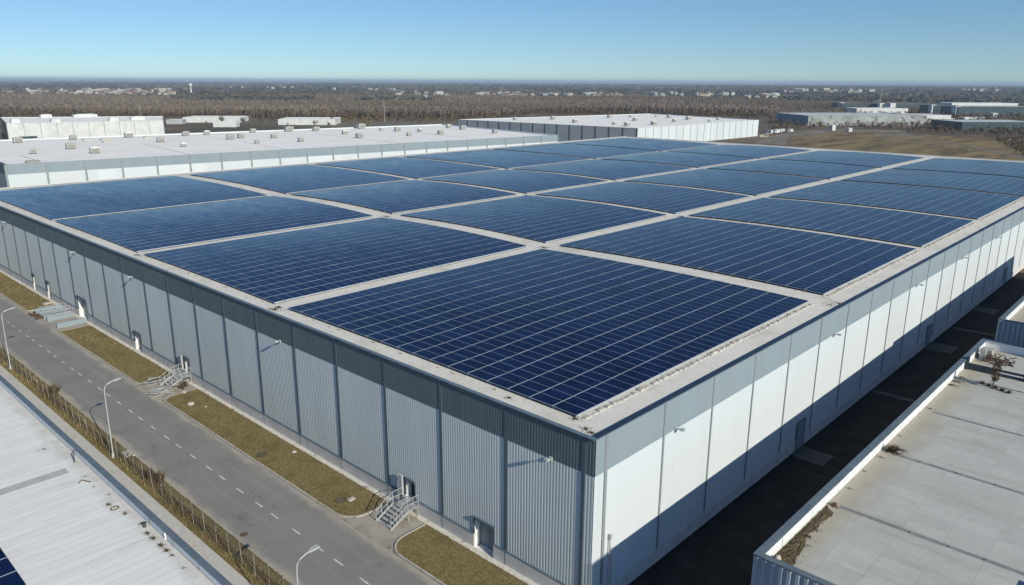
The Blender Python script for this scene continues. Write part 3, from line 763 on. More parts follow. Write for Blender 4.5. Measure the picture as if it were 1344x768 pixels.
# outside stairs
def stairs(y):
    t = thing('steel_stair', (0,y,0), 'galvanised steel stair up to the open dark door near the pad', 'stair', 'steel stairs at the raised doors')
    y0, y1 = y-1.05, y+.85
    b = MB(); b.box(-1.35,y0,.89,-.17,y1,.95); b.build('landing', MT['steel'], t)
    b = MB()
    for k in range(5):
        z = .95-.17*(k+1); x = -1.37-.34*k; b.box(x-.32,y0+.04,z-.03,x,y1-.04,z)
    b.build('tread', MT['steel'], t)
    for s in (y0,y1):
        b = MB(); b.bar((-1.3,s,.9),(-3.15,s,.02),.05,.2); b.build('stringer', MT['steel'], t)
    for x in (-1.3,-.25):
        for s in (y0+.05,y1-.05):
            b = MB(); b.bar((x,s,0),(x,s,.89),.07); b.build('support', MT['steel'], t)
    for s in (y0,y1):
        b = MB()
        for z in (.5,1.0):
            b.bar((-.18,s,.95+z),(-1.35,s,.95+z),.05); b.bar((-1.35,s,.95+z),(-3.1,s,.06+z),.05)
        for x in (-.2,-.78,-1.35): b.bar((x,s,.9),(x,s,1.95),.05)
        for k in range(3):
            x = -1.95-.56*k; zz = .95-(-1.35-x)*.51; b.bar((x,s,zz),(x,s,zz+1.0),.05)
        for k in range(9):
            x = -.35-.3*k; zz = .95 if x > -1.35 else .95-(-1.35-x)*.51
            b.bar((x,s,zz+.02),(x,s,zz+.5),.022)
        b.build('railing', MT['steel'], t)
    b = MB(); b.bar((-1.35,y0,1.45),(-1.35,y0,1.95),.04); b.box(-.34,y1+.02,1.2,-.18,y1+.5,3.0); b.build('door_screen', MT['pole'], t)
    return t
st = stairs(18.45)
st['label'] = 'galvanised steel stair below the open dark door, nearest the road bend of the concrete pad'
st['label'] = 'bright steel stair nearest the slate and white corner, beside a concrete pad'
copy_tree(st, (0,59.6,0), label='cluttered steel stair farther up the slate wall, weeds around its foot')
# clutter round the farther stair
V = np.concatenate([twig_tris(-.9-random.random()*1.4,57.2+random.random()*1.3,.05,random.uniform(.4,.9),.5,70,.02) for _ in range(7)])
tag(np_mesh('weed_clump', V, 3, MT['scrub'], (-1.4,57.8,0), RNG.uniform(0,1,len(V))), 'brown weeds growing round the foot of the farther steel stair', 'weeds')
for (x,y,s,lab) in ((-3.9,58.0,1.0,'broken pale pipes stacked beside the farther steel stair'),(-3.4,61.8,.8,'grey planks lying on the grass edge by the farther stair')):
    b = MB()
    for k in range(9):
        a = random.uniform(-.5,.5); p = Vector((x+random.uniform(-.7,.7),y+random.uniform(-.7,.7),.12+.07*k*s)); d = Vector((math.cos(a),math.sin(a),random.uniform(-.12,.12)))*random.uniform(.6,1.4)*s
        b.bar(p-d,p+d,.09,.06)
    tag(b.build('scrap_pile', MT['steel'], origin=(x,y,0)), lab, 'scrap', 'scrap by the farther stair')

# loading ramp at the wide doorway
rp = thing('loading_ramp', (-2.2,97,0), 'concrete loading ramp with pale low walls before the wide doorway', 'ramp')
b = MB(); b.quad((-4.4,92.6,.05),(-.63,92.6,.12),(-.63,96.4,.12),(-4.4,96.4,.05)); b.build('slab', MT['apron'], rp)
for y in (92.3,96.6,98.2,100.2,102.4):
    b = MB(); b.box(-4.3,y-.12,0,-.64,y+.12,.75 if y < 103 else .4); b.build('side_wall', MT['band_south'], rp)
b = MB(); b.box(-4.1,96.75,0,-.64,98.05,.5); b.box(-4.1,98.35,0,-.64,100.05,.38); b.box(-4.2,100.35,0,-.64,102.25,.22); b.build('step', MT['plinth'], rp)
b = MB()
for y in (96.6,98.2,100.2): 
    b.bar((-4.3,y,1.5),(-.64,y,1.5),.06)
    for x in (-4.25,-3.1,-1.9,-.7): b.bar((x,y,.7),(x,y,1.5),.05)
b.build('railing', MT['steel'], rp)
b = MB()
for k in range(16):
    p = Vector((-4.3+random.uniform(-.6,.5),100+random.uniform(-1.4,2.2),random.uniform(.05,.4))); d = Vector((random.uniform(-1,1),random.uniform(-1,1),random.uniform(-.3,.3)))*.5
    b.bar(p-d,p+d,random.uniform(.08,.2))
tag(b.build('scrap_pile', MT['rust'], origin=(-4.3,100,0)), 'rusty brown scrap heaped at the road end of the loading ramp', 'scrap')
for (x,y,lab) in ((-1.6,104.2,'pale slab on the grass beside the loading ramp'),(-1.2,106.8,'second pale slab farther from the loading ramp')):
    b = MB(); b.box(x-.7,y-.35,.08,x+.7,y+.35,.26); tag(b.build('concrete_slab', MT['stone'], origin=(x,y,.1)), lab, 'slab', 'slabs beside the ramp')

# small things lying on the grass
def stone(x, y, s, lab, mat='stone', z=.1):
    b = MB(); b.blob((x,y,z+s*.25),s,s*.75,s*.5,8,4,.25,0)
    tag(b.build('stone', MT[mat], origin=(x,y,z)), lab, 'stone', 'stones lying on the verge')
stone(-3.15,52.3,.42,'large white stone on the verge below the farther stair')
stone(-2.3,50.6,.14,'tiny white stone on the verge close to the large one')
stone(-1.35,34.4,.25,'white stone by the paver strip, midway along the long verge')
stone(-2.2,57.0-.9,.3,'pale stone at the top of the long verge by the stair weeds')
def cover(x, y, r, lab, z, mat='soil', cat='manhole cover'):
    b = MB(); b.prism([(x+r*math.cos(t*math.pi/8),y+r*.9*math.sin(t*math.pi/8)) for t in range(16)], z-.05, z+.02, 0)
    b.prism([(x+r*.75*math.cos(t*math.pi/8),y+r*.68*math.sin(t*math.pi/8)) for t in range(16)], z+.02, z+.04, 1)
    tag(b.build('manhole_cover', [MT['ring'], MT['lid']], origin=(x,y,z)), lab, cat, 'covers let into the ground')
cover(-3.65,36.2,.55,'dark round manhole cover in the middle of the long verge',.11)
cover(-3.3,24.0,.5,'dark manhole cover on the verge close to the nearer stair',.11)
cover(-11.35,25.3,.3,'small dark drain cover in the gutter beside the fence',.02)
b = MB(); b.box(-2.9,23.2,.1,-2.3,23.6,.2); tag(b.build('concrete_block', MT['stone'], origin=(-2.6,23.4,.1)), 'pale concrete block beside the manhole near the nearer stair', 'block')
b = MB(); b.box(-12.75,45.0,.05,-12.1,46.3,.16); b.box(-12.3,44.6,.15,-12.05,44.9,.24); tag(b.build('broken_slab', MT['stone'], origin=(-12.4,45.7,.1)), 'broken pale slab on the grass strip beside the middle lamp', 'slab')

# alley details
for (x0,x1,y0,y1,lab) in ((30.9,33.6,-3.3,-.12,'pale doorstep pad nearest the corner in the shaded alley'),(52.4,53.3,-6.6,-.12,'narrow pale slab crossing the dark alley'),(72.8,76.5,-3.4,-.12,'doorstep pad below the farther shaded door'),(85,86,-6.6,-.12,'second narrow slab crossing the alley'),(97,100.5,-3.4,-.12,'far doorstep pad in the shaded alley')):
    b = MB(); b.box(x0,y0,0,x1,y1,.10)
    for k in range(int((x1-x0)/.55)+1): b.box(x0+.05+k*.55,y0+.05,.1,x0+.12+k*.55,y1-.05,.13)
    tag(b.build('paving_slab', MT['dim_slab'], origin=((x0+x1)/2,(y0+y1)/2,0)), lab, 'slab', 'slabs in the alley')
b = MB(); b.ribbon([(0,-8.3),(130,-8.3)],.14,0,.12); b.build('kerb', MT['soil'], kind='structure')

# ================================================================== WHITE ROOF BESIDE THE ROAD (left)
lb = thing('low_warehouse', (-18.5,40,0), 'low warehouse with white seamed roof and blue grey parapet beside the sidewalk', 'warehouse')
b = MB(); LX0, LX1, LY0, LY1, LZ = -62, -18.88, -8, 140, 5.42
b.quad((LX0,LY0,LZ),(LX1,LY0,LZ),(LX1,LY1,LZ),(LX0,LY1,LZ))
b.build('roof', MT['left_roof'], lb)
for y in (35.0,64.5,5.5,94):
    b = MB(); b.box(LX0,y-.5,LZ+.008,-20.2,y+.5,LZ+.012); b.build('roof_strip', MT['strip_grey'], lb)
b = MB(); b.box(-18.86,LY0,LZ-.2,-18.54,LY1,5.93); b.build('parapet', MT['white_clad'], lb)
b = MB(); b.box(-18.89,LY0,5.935,-18.48,LY1,6.02); b.build('coping', MT['blue_cap'], lb)
b = MB(); b.box(-18.7,LY0,-.1,-18.5,LY1,LZ-.25); b.box(LX0,LY0,-.1,-18.75,LY0+.2,LZ-.02); b.build('wall', MT['ribwall'], lb)
b = MB(); y = LY0+2
while y < LY1: b.box(-18.90,y-.015,LZ,-18.865,y+.015,5.93); y += 3.6
b.build('parapet_seam', MT['pilaster_s'], lb)
b = MB(); b.tube([(-19.35,36.0,LZ),(-19.35,36.0,LZ+1.0),(-18.98,36.0,LZ+1.02)],.05); b.build('vent_pipe', MT['dark_steel'], lb)
b = MB(); b.box(-18.93,20.42,LZ+.0,-18.865,20.55,5.9); b.build('downpipe', MT['white_trim'], lb)
flat_l = lambda x, y: LZ
litter('leaf_debris', [(-19.85,27.6,.45,60),(-19.5,25.6,.3,44),(-19.42,22.0,.28,70),(-19.4,21.2,.25,80),(-19.38,20.0,.28,90),(-19.36,19.2,.24,80),(-19.34,18.4,.2,30),(-19.35,23.5,.16,8),(-19.4,16.6,.2,8),(-20.3,40.2,.8,44),(-19.7,31,.2,8),(-19.6,33,.3,10),(-19.3,29,.2,10)], 'dark heaps of dead leaves along the parapet of the white seamed roof', flat_l, (.03,.10), 'soil', .05)
b = MB(); 
for k in range(22):
    t = 2*math.pi*k/22; b.bar((-19.75+.27*math.cos(t),26.75+.22*math.sin(t),LZ+.03+.02*math.sin(3*t)),(-19.75+.27*math.cos(t+.3),26.75+.22*math.sin(t+.3),LZ+.04),.06,.05)
tag(b.build('hose_coil', MT['rust'], origin=(-19.75,26.75,LZ)), 'dark coiled hose lying among leaves on the white seamed roof', 'hose')
b = MB(); b.tube([(-20.3,32.2,LZ+.05),(-20.0,32.5,LZ+.1),(-19.8,32.1,LZ+.08),(-19.6,31.8,LZ+.05)],.035,6); tag(b.build('loose_cable', MT['rust'], origin=(-20,32.2,LZ)), 'short loose cable curled on the white seamed roof', 'cable')
b = MB(); b.tube([(-19.25,22.9,LZ),(-19.25,22.9,LZ+.28)],.11,10); b.tube([(-19.25,22.9,LZ+.28),(-19.25,22.9,LZ+.34)],.16,10); tag(b.build('roof_vent', MT['dark_steel'], origin=(-19.25,22.9,LZ)), 'small dark mushroom vent by the parapet of the white seamed roof', 'vent')
solar_array(-47.6,-26.6,-6,27.3,lambda x,y: LZ,'navy solar array on the white seamed roof at the lower left corner',100,1.16,2.0,lift=.16)

# ================================================================== RIGHT BUILDINGS
def right_building(x0, x1, yn, ys, zt, label, far=False):
    t = thing('flat_roof_building', (x0,yn,0), label, 'building')
    zr = zt-.92
    b = MB(); b.quad((x0+.3,ys,zr),(x1-.3,ys,zr),(x1-.3,yn-.3,zr),(x0+.3,yn-.3,zr)); b.build('roof', MT['right_roof'], t)
    b = MB(); b.box(x0+.31,yn-.32,zr-.3,x1-.31,yn-.08,zt-.06); b.box(x1-.32,ys,zr-.3,x1-.08,yn-.08,zt-.06); b.box(x0+.08,ys,zr-.3,x0+.30,yn-.08,zt-.06)
    b.build('parapet', MT['white_para'], t)
    b = MB(); b.box(x0,yn-.44,zt-.055,x1,yn+.03,zt+.03); b.box(x0-.03,ys,zt-.055,x0+.40,yn-.445,zt+.025); b.box(x1-.40,ys,zt-.055,x1+.03,yn-.445,zt+.025)
    b.build('coping', MT['blue_cap'], t)
    b = MB(); corrugate(b, ys, yn, -.1, zt-.06, x=x0+.03, depth=.10, pitch=.46); b.build('wall', MT['ribwall'], t)
    b = MB(); b.quad((x0,yn-.02,-.1),(x0,yn-.02,zt-.06),(x1,yn-.02,zt-.06),(x1,yn-.02,-.1)); b.quad((x1,ys,-.1),(x1,yn-.02,-.1),(x1,yn-.02,zt-.06),(x1,ys,zt-.06)); b.build('wall', MT['white_clad'], t)
    b = MB(); x = x0+3
    while x < x1-1: b.box(x-.015,yn-.335,zr,x+.015,yn-.322,zt-.06); x += 4.2
    b.build('parapet_seam', MT['pilaster_s'], t)
    b = MB(); x = x0+9.7
    while x < x1-2:
        b.box(x-.17,ys,zr+.004,x+.17,yn-1.1,zr+.009)
        yy = yn-3
        while yy > ys: b.tube([(x,yy,zr),(x,yy,zr+.05)],.08,6); yy -= 2.1+random.uniform(-.3,.3)
        x += 9.8
    b.build('roof_seam', MT['seam_grey'], t)
    return zr
RZ = right_building(.12, 50.1, -10.72, -62, 9.65, 'grey roofed building with white parapet across the dark alley, nearest the photo corner')
right_building(57.6, 123.8, -10.5, -50, 9.9, 'farther flat roofed building with ribbed blue grey wall across the alley')
flat_r = lambda x, y: RZ
b = MB()
NX, NY = 40, 9
for i in range(NX+1):
    for j in range(NY+1):
        u = i/NX; v = j/NY; x = 1.2+u*8.2; wdt = (.95-.5*u)*(1+.25*math.sin(u*9)+.12*math.sin(u*23))
        if u > .92: wdt *= (1-u)/.08+.05
        y = -11.1-v*wdt-.05*u; z = RZ+.01+.13*math.sin(math.pi*min(1,v*1.02))*random.uniform(.2,1.2)*(1-.5*u)*(0 if i in (0,NX) else 1)
        b.v.append((x+random.uniform(-.05,.05),y+random.uniform(-.05,.05)*(j>0),max(z,RZ+.006)))
for i in range(NX):
    for j in range(NY): b.f.append((i*(NY+1)+j,i*(NY+1)+j+1,(i+1)*(NY+1)+j+1,(i+1)*(NY+1)+j)); b.m.append(0)
MT['moss'] = pmat('mossy_soil', (.085,.065,.042), (.135,.108,.062), 4, .95, .1, bump=.8, bscale=9, dirt=((.045,.036,.03),6,.45,.62))
tag(b.build('soil_bank', MT['moss'], origin=(0,0,0)), 'long brown drift of soil and moss along the white parapet of the grey roof', 'soil', kind='stuff')
litter('roof_litter', [(1.6,-11.5,.45,110),(2.4,-11.6,.5,110),(3.3,-11.6,.5,110),(4.2,-11.6,.45,100),(5.2,-11.55,.4,90),(6.2,-11.5,.35,80),(7.2,-11.4,.3,70),(8.3,-11.35,.25,50),(9.6,-11.5,.3,30),(12.5,-11.4,.25,10),(15.5,-11.3,.2,8),(19.8,-11.7,.55,190),(20.6,-12.1,.5,60),(18.4,-11.4,.3,16),(23,-11.3,.2,8),(30,-11.4,.3,16),(36.8,-11.3,.5,60),(38,-11.4,.7,90),(39.3,-11.5,.4,50)], 'dark leaf litter and grit along the white parapet of the grey roof', flat_r, (.03,.11), 'soil', .08)
V = twig_tris(19.9,-11.7,RZ,.55,.75,220,.03); tag(np_mesh('weed_clump', V, 3, MT['scrub'], (19.9,-11.7,RZ), RNG.uniform(0,.6,len(V))), 'dark weed clump growing by the white parapet of the grey roof', 'weeds')
b = MB(); b.blob((1.75,-11.45,RZ+.16),.17,.15,.2,9,6,.12); tag(b.build('stone', MT['stone'], origin=(1.75,-11.45,RZ)), 'pale round stone in the soil drift at the near parapet corner', 'stone')
b = MB(); b.box(9.5,-11.6,RZ,9.9,-11.35,RZ+.12); b.box(9.55,-11.5,RZ+.12,9.75,-11.38,RZ+.18); tag(b.build('roof_drain', MT['rust'], origin=(9.7,-11.5,RZ)), 'small brown drain box at the start of a roof seam', 'drain')
solar_array(-.0+1.2,9.0,-44,-21.9,lambda x,y: RZ,'navy solar array at the lower right corner on the grey roof',0,1.16,2.0,lift=.16)
# dead shrub, pipe rack, scrap near the far parapet
sx, sy = 38.3, -14.2
t = thing('dead_shrub', (sx,sy,RZ), 'slim dead shrub with dark upright crown growing on the grey roof', 'shrub')
b = MB(); b.tube([(sx,sy,RZ),(sx-.05,sy+.04,RZ+.5),(sx+.06,sy-.02,RZ+1.1),(sx+.12,sy,RZ+2.5)],.06,7,0,.025); b.tube([(sx-.05,sy+.04,RZ+.5),(sx-.35,sy+.3,RZ+.85)],.03,5); b.build('trunk', MT['bark'], t)
V = []
for k in range(900):
    u = random.random(); z = RZ+.75+u*1.85; r = .42*math.sin(math.pi*min(1,.12+u*.85))**.8*math.sqrt(random.random()); a = random.uniform(0,6.28)
    c = Vector((sx+.08+r*math.cos(a), sy+r*math.sin(a), z)); s = random.uniform(.04,.12); d = Vector((random.uniform(-1,1),random.uniform(-1,1),random.uniform(-.3,1))).normalized(); e = d.cross(Vector((random.random(),random.random(),.3))).normalized()
    V.append([tuple(c-d*s+e*s*.4), tuple(c-d*s-e*s*.4), tuple(c+d*s)])
MT['deadleaf'] = tone_mat('dead_leaves', [(.05,.042,.03),(.10,.08,.055),(.15,.125,.085)])
cr = np_mesh('crown', np.array(V), 3, MT['deadleaf'], (sx,sy,RZ), RNG.uniform(0,1,len(V))); cr.parent = t; cr.location = (0,0,0)
tag(np_mesh('fallen_branch', np.concatenate([twig_tris(39.0-.2*k,-13.4-.55*k+.2,RZ,.35,.55,60,.03) for k in range(5)]), 3, MT['deadleaf'], (38.6,-14.5,RZ), RNG.uniform(0,.7,300)), 'dry fallen twigs lying round the foot of the dead shrub', 'twigs')
t = thing('pipe_rack', (42.3,-13.4,RZ), 'low trough coloured dark for shade, with two upright ends standing on the grey roof', 'rack')
b = MB(); b.box(42.1,-15.75,RZ+.02,42.5,-11.3,RZ+.16); b.box(42.1,-15.75,RZ+.42,42.22,-13.6,RZ+.62); b.box(42.1,-13.6,RZ+.16,42.22,-11.3,RZ+.62); b.build('trough', MT['navy'], t)  # navy colour stands in for the frame's shaded face
for y in (-15.85,-11.2):
    b = MB(); b.box(42.0,y-.12,RZ,42.55,y+.12,RZ+1.15); b.build('upright', MT['navy'], t)
t = thing('scrap_heap', (46.8,-11.9,RZ), 'heap of broken casings and debris in the far corner of the grey roof', 'scrap')
b = MB(); b.box(46.4,-12.3,RZ,47.4,-11.35,RZ+.9); b.box(45.8,-11.9,RZ,46.3,-11.4,RZ+1.1); b.build('casing', MT['unit'], t)
b = MB()
for k in range(60):
    p = Vector((46.4+random.uniform(-1.1,1.0),-12.6+random.uniform(-1.8,1.1),RZ+random.uniform(.02,.6)*random.random())); d = Vector((random.uniform(-1,1),random.uniform(-1,1),random.uniform(-.5,.8)))*random.uniform(.15,.55)
    if (p-d).z < RZ: p.z += .3
    b.bar(p-d,p+d,random.uniform(.04,.16),random.uniform(.03,.08))
b.build('broken_pieces', MT['rust'], t)
# two unseen blocks added only to close the shade on the white wall
t = thing('gap_shade_block', (53.5,-21,0), 'unseen grey block added between the two flat roofed buildings to shade the white wall', 'shadow blocker')
b = MB(); b.box(48.6,-24,-.1,58.2,-19.3,14.1); b.build('wall', MT['plinth'], t); b = MB(); b.box(48.4,-24.2,14.1,58.4,-19.1,14.25); b.build('roof', MT['slate_cap'], t)
t = thing('corner_shade_block', (-3.0,-29.8,0), 'unseen brick block added outside the near end of the alley for wall shade', 'corner_shade_block')
b = MB(); b.box(-4.9,-30.6,-.1,-3.0,-29.0,19.2); b.build('shaft', MT['brick'], t); b = MB(); b.box(-4.9,-30.6,19.2,-3.0,-29.0,19.5); b.build('cap', MT['plinth'], t)

# ================================================================== BUILDINGS BEHIND
def lerp(a, c, t): return (a[0]+(c[0]-a[0])*t, a[1]+(c[1]-a[1])*t)
def block(name, quad, zt, label, cat, roof_m, walls, band=None, n_col=None, cap=.35, group=None):
    """flat roofed hall on a four cornered plan (front-left, front-right, back-right, back-left); walls = 4 materials"""
    c = (sum(p[0] for p in quad)/4, sum(p[1] for p in quad)/4)
    t = thing(name, (c[0],c[1],0), label, cat, group)
    zr = zt-cap
    b = MB(); i = 0; b.v = [(*lerp(p,c,.004),zr) for p in quad]; b.f = [(0,1,2,3)]; b.m = [0]; b.build('roof', roof_m, t)
    for k in range(4):
        p, q = quad[k], quad[(k+1)%4]; b = MB(); z1 = zt if band is None or band[k] is None else band[k][0]
        b.quad((*p,-.2),(*q,-.2),(*q,z1),(*p,z1)); pi, qi = lerp(p,c,.006), lerp(q,c,.006)
        if z1 == zt: b.quad((*p,zt),(*q,zt),(*qi,zt),(*pi,zt)); b.quad((*qi,zr-.1),(*pi,zr-.1),(*pi,zt),(*qi,zt))
        b.build('wall', walls[k], t)
        if z1 != zt:
            b = MB(); b.quad((*p,z1),(*q,z1),(*q,zt),(*p,zt)); b.quad((*p,zt),(*q,zt),(*qi,zt),(*pi,zt)); b.quad((*qi,zr-.1),(*pi,zr-.1),(*pi,zt),(*qi,zt)); b.build('fascia', band[k][1], t)
    if n_col:
        for k, n, wd, m in n_col:
            p, q = Vector((*quad[k],0)), Vector((*quad[(k+1)%4],0)); d = (q-p).normalized(); o = Vector((d.y,-d.x,0))
            for s in range(n+1):
                e = p+(q-p)*(s/n); a0 = e-d*wd; a1 = e+d*wd; b = MB()
                P = [a0+o*.02,a1+o*.02,a1+o*.14,a0+o*.14]
                b.prism([(v.x,v.y) for v in P][::-1], 0, zt-.03); b.build('pilaster', m, t)
    return t
bl = block('long_warehouse', [(15.7,189.5),(194.7,166.0),(212,252),(22,282)], 14.5, 'long white roofed warehouse with slate banded wall behind the solar roof', 'warehouse',
      MT['roof_far'], [MT['white_clad'],MT['white_clad'],MT['white_clad'],MT['ribwall']], [(12.0,MT['band_south']),None,None,(12.0,MT['band_west'])], [(0,21,.24,MT['pilaster_s'])], cap=.4)
cb = block('grey_warehouse', [(306,343),(312.4,209.1),(450.3,207.2),(482,312)], 10.5, 'wide white roofed warehouse with grey side wall beyond the far end of the solar roof', 'warehouse',
      MT['roof_far'], [MT['far_wall'],MT['white_clad'],MT['white_clad'],MT['white_clad']], None, [(0,15,.3,MT['pilaster_w']),(1,18,.12,MT['pilaster_s'])], cap=.3)
for (xa,ya,xb,yb) in ((24,190,26,215),(60,186,66,236),(88,181,93,222),(128,176,134,240),(160,171.5,165,215),(40,240,160,225)):
    b = MB(); b.ribbon([(xa,ya),((xa+xb)/2+.4,(ya+yb)/2),(xb,yb)],.35,14.0,14.125); b.build('roof_seam', MT['strip_grey'], bl)
b = MB()
for y in (262,249,244,225):
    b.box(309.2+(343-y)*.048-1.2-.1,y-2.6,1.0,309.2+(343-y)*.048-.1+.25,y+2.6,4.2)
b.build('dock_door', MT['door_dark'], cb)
wl = block('white_warehouse', [(85,465.4),(160.4,443),(183.4,497.4),(102.1,546.6)], 11, 'plain white warehouse far left, just before the bare woodland', 'warehouse',
      MT['roof_far'], [MT['far_white'],MT['far_white'],MT['far_white'],MT['far_dark']], None, [(0,10,.12,MT['pilaster_s'])])
# buildings in the middle distance
def simple(name, a, c, dep, h, label, cat='building', wall='far_white', roof='roof_far', group=None, nwin=0):
    d = Vector((c[0]-a[0],c[1]-a[1])); n = Vector((-d.y,d.x)).normalized()
    if n.dot(Vector((a[0]-CAM.x,a[1]-CAM.y))) < 0: n = -n
    q = [a, c, (c[0]+n.x*dep,c[1]+n.y*dep), (a[0]+n.x*dep,a[1]+n.y*dep)]
    # keep the walk round the plan anticlockwise so that faces look outward
    t = block(name, q, h, label, cat, MT[roof], [MT[wall]]*4, cap=.3, group=group)
    if nwin:
        dd = d.normalized(); L = d.length
        for k in range(nwin):
            s0 = L*(k+.25)/nwin; s1 = L*(k+.75)/nwin; b = MB(); o = -n*.08
            p0 = Vector(a)+dd*s0+o; p1 = Vector(a)+dd*s1+o
            b.quad((*p0,h*.3),(*p1,h*.3),(*p1,h*.7),(*p0,h*.7)); b.build('window', MT['far_dark'], t)
    return t
simple('white_shed', (248.7,616.3),(283.2,585.4),30,4.2,'low white shed among scrub left of the woodland edge, with row of openings')
simple('white_shed', (288.6,534),(321.8,503.9),34,4.4,'low white shed before the yellow bushes, right of the other sheds')
simple('white_shed', (237.2,538.8),(249.6,527.4),10,3.4,'smallest white shed between the far white warehouse and the scrub')
simple('grey_shed', (229,602),(238.7,594),10,3.6,'pale shed tucked beside the far white warehouse',wall='far_wall')
simple('long_hall', (600.4,236.2),(676,167.4),64,8.0,'long low hall with pale blue grey roof on the far right','hall','mottled','pale_roof')
simple('white_annex', (672.5,177.5),(682,169.7),14,7.2,'white end block at the right end of the long low hall','building')
simple('dark_office', (1028.9,318.2),(1083.5,272.6),24,8,'dark glazed far building between two white end walls, left of three','office','far_dark','far_roof')
simple('dark_office', (958,238.6),(981.7,218.2),26,9.6,'small dark far building, middle of the three dark ones','office','far_dark','far_roof')
simple('dark_office', (921.1,204.1),(990,142),30,9.8,'longest dark far building with pale roof strip at the right edge','office','far_dark','pale_roof')
simple('rust_hall', (1015.5,364.7),(1055.2,331.6),24,8.4,'far hall with rusty orange roof left of the dark offices','hall','far_dark','orange')
simple('teal_hall', (616.6,126.3),(664,82),40,6.6,'low hall with dark front and pale roof at the right edge','hall','far_dark','pale_roof')
for (x,y,s,h,lab) in ((665.5,192.4,4,4.2,'white cube hut before the middle of the long low hall'),(548,195.8,2.6,4,'tall white kiosk left of the dry field edge'),(543.4,182,2.6,2.6,'small white kiosk right of the tall one by the dry field'),
        (755,170,5,3.4,'white hut right of the long low hall'),(819,160,5.5,3,'white hut near the teal fronted hall'),(919,169.4,5,4,'white hut in front of the longest dark building'),
        (1027,320,6,9,'white end wall left of the dark offices'),(1016,366,6,9,'white end block of the rusty roofed hall'),(957,240,5,10.2,'white end wall of the small dark building'),(921,206,6,10.4,'white end wall of the longest dark building'),(1003,300,7,10,'white gable between the dark offices')):
    simple('white_hut', (x,y),(x+s*.75,y-s*.66),s*1.3,h,lab,'hut')
simple('pale_hall', (700,215),(752,168),30,6.5,'pale low hall behind the long low hall at right','hall','far_white','pale_roof')
simple('pale_hall', (860,290),(905,250),26,7,'pale hall before the rusty roofed far hall','hall','far_white','pale_roof')
simple('pale_hall', (1120,260),(1190,198),30,9,'pale hall behind the longest dark building at the right edge','hall','far_white','pale_roof')
simple('white_row', (790,166.8),(800.2,157.7),8,3.4,'long white container row right of the hall','containers')
# rooftop units
def unit(p, z, s, kind, label, group, cat='vent unit'):
    x, y = p; t = thing('rooftop_unit', (x,y,z), label, cat, group, rz=random.uniform(-.15,.15)-.13)
    def LB(): return MB()
    b = LB(); b.box(x-s,y-s*.7,z+.25,x+s,y+s*.7,z+.25+s*1.05); b.build('casing', MT['unit'], t)
    b = LB(); b.box(x-s*1.05,y-s*.75,z+.25+s*1.05,x+s*1.05,y+s*.75,z+.34+s*1.05); b.tube([(x,y,z+.34+s*1.05),(x,y,z+.5+s*1.05)],s*.45,10); b.build('fan_cowl', MT['roof_far' if kind else 'unit'], t)
    b = LB(); b.box(x-s*.8,y-s*.7-.03,z+.4,x+s*.8,y-s*.7-.004,z+.1+s); b.build('louvre', MT['unit_dark'], t)
    b = LB()
    for (u,v) in ((-.8,-.55),(.8,-.55),(-.8,.55),(.8,.55)): b.box(x+u*s-.07,y+v*s-.07,z-.02,x+u*s+.07,y+v*s+.07,z+.25)
    b.build('foot', MT['dark_steel'], t)
    return t
BLU = [(38.7,266.2),(30.4,220.4),(43.0,229.3),(55.7,267.2),(43.2,210.2),(74.1,267.1),(73.3,237.8),(70.5,214.6),(92.8,262.4),(101.1,262.5),(96.2,234.0),(101.2,236.2),(119.8,262),(93.6,211.0),(110.4,229.3),(133.7,258.1),(108.2,207.9),(143.3,253.2),(140.2,228.0),(132.7,208.3),(167.2,255.0),(165.1,237.7),(166.9,229.1),(152.7,204.4),(171.5,220.3),(167.3,202.8),(195.1,219.8),(198,232),(187.2,192.5)]
rows = {'front': [], 'middle': [], 'back': []}
for p in BLU: rows['front' if p[1] < 216 else 'middle' if p[1] < 245 else 'back'].append(p)
ORDL = ['first','second','third','fourth','fifth','sixth','seventh','eighth','ninth','tenth','eleventh','twelfth','thirteenth']
for rn, L in rows.items():
    for k, p in enumerate(sorted(L)):
        unit(p, 14.1, random.uniform(.75,1.35) if rn != 'back' else random.uniform(.9,1.7), random.random() < .3, '%s grey rooftop unit from the left in the %s row on the long white roof' % (ORDL[k], rn), 'rooftop units on the long white roof')
for k, p in enumerate([(22.8,193.5),(58.7,262),(63.1,258.9),(77.6,258.8),(60,248)]):
    b = MB(); b.box(p[0]-1.6,p[1]-.6,14.1,p[0]+1.6,p[1]+.6,14.6); b.box(p[0]-1.3,p[1]-.4,14.6,p[0]+1.3,p[1]+.4,14.75)
    tag(b.build('roof_hatch', MT['unit_dark' if k == 0 else 'unit'], origin=(p[0],p[1],14.1)), ['low dark hatch close to the front edge of the long white roof','low flat hatch at the back left of the long white roof','low flat hatch just right of the back left one','low flat hatch farther right along the back of the long white roof','low flat hatch in the middle left of the long white roof'][k], 'roof hatch')
CBU = [(357.0,305.9),(337.0,271.1),(335.9,241.0),(329.5,227.6),(381.5,257.7),(351.1,224.0),(440,279.8),(388.0,232.8),(421.3,242.7),(409.7,220.9),(333.7,318),(403.6,294),(423.0,290),(433.7,265.4),(433.7,227.5)]
rows = {'front': [], 'middle': [], 'back': []}
for p in CBU: rows['front' if p[1] < 236 else 'middle' if p[1] < 275 else 'back'].append(p)
for rn, L in rows.items():
    for k, p in enumerate(sorted(L)):
        unit(p, 10.2, random.uniform(.8,1.8), True, '%s unit from the left in the %s row on the wide grey warehouse roof' % (ORDL[k], rn), 'rooftop units on the wide grey warehouse')
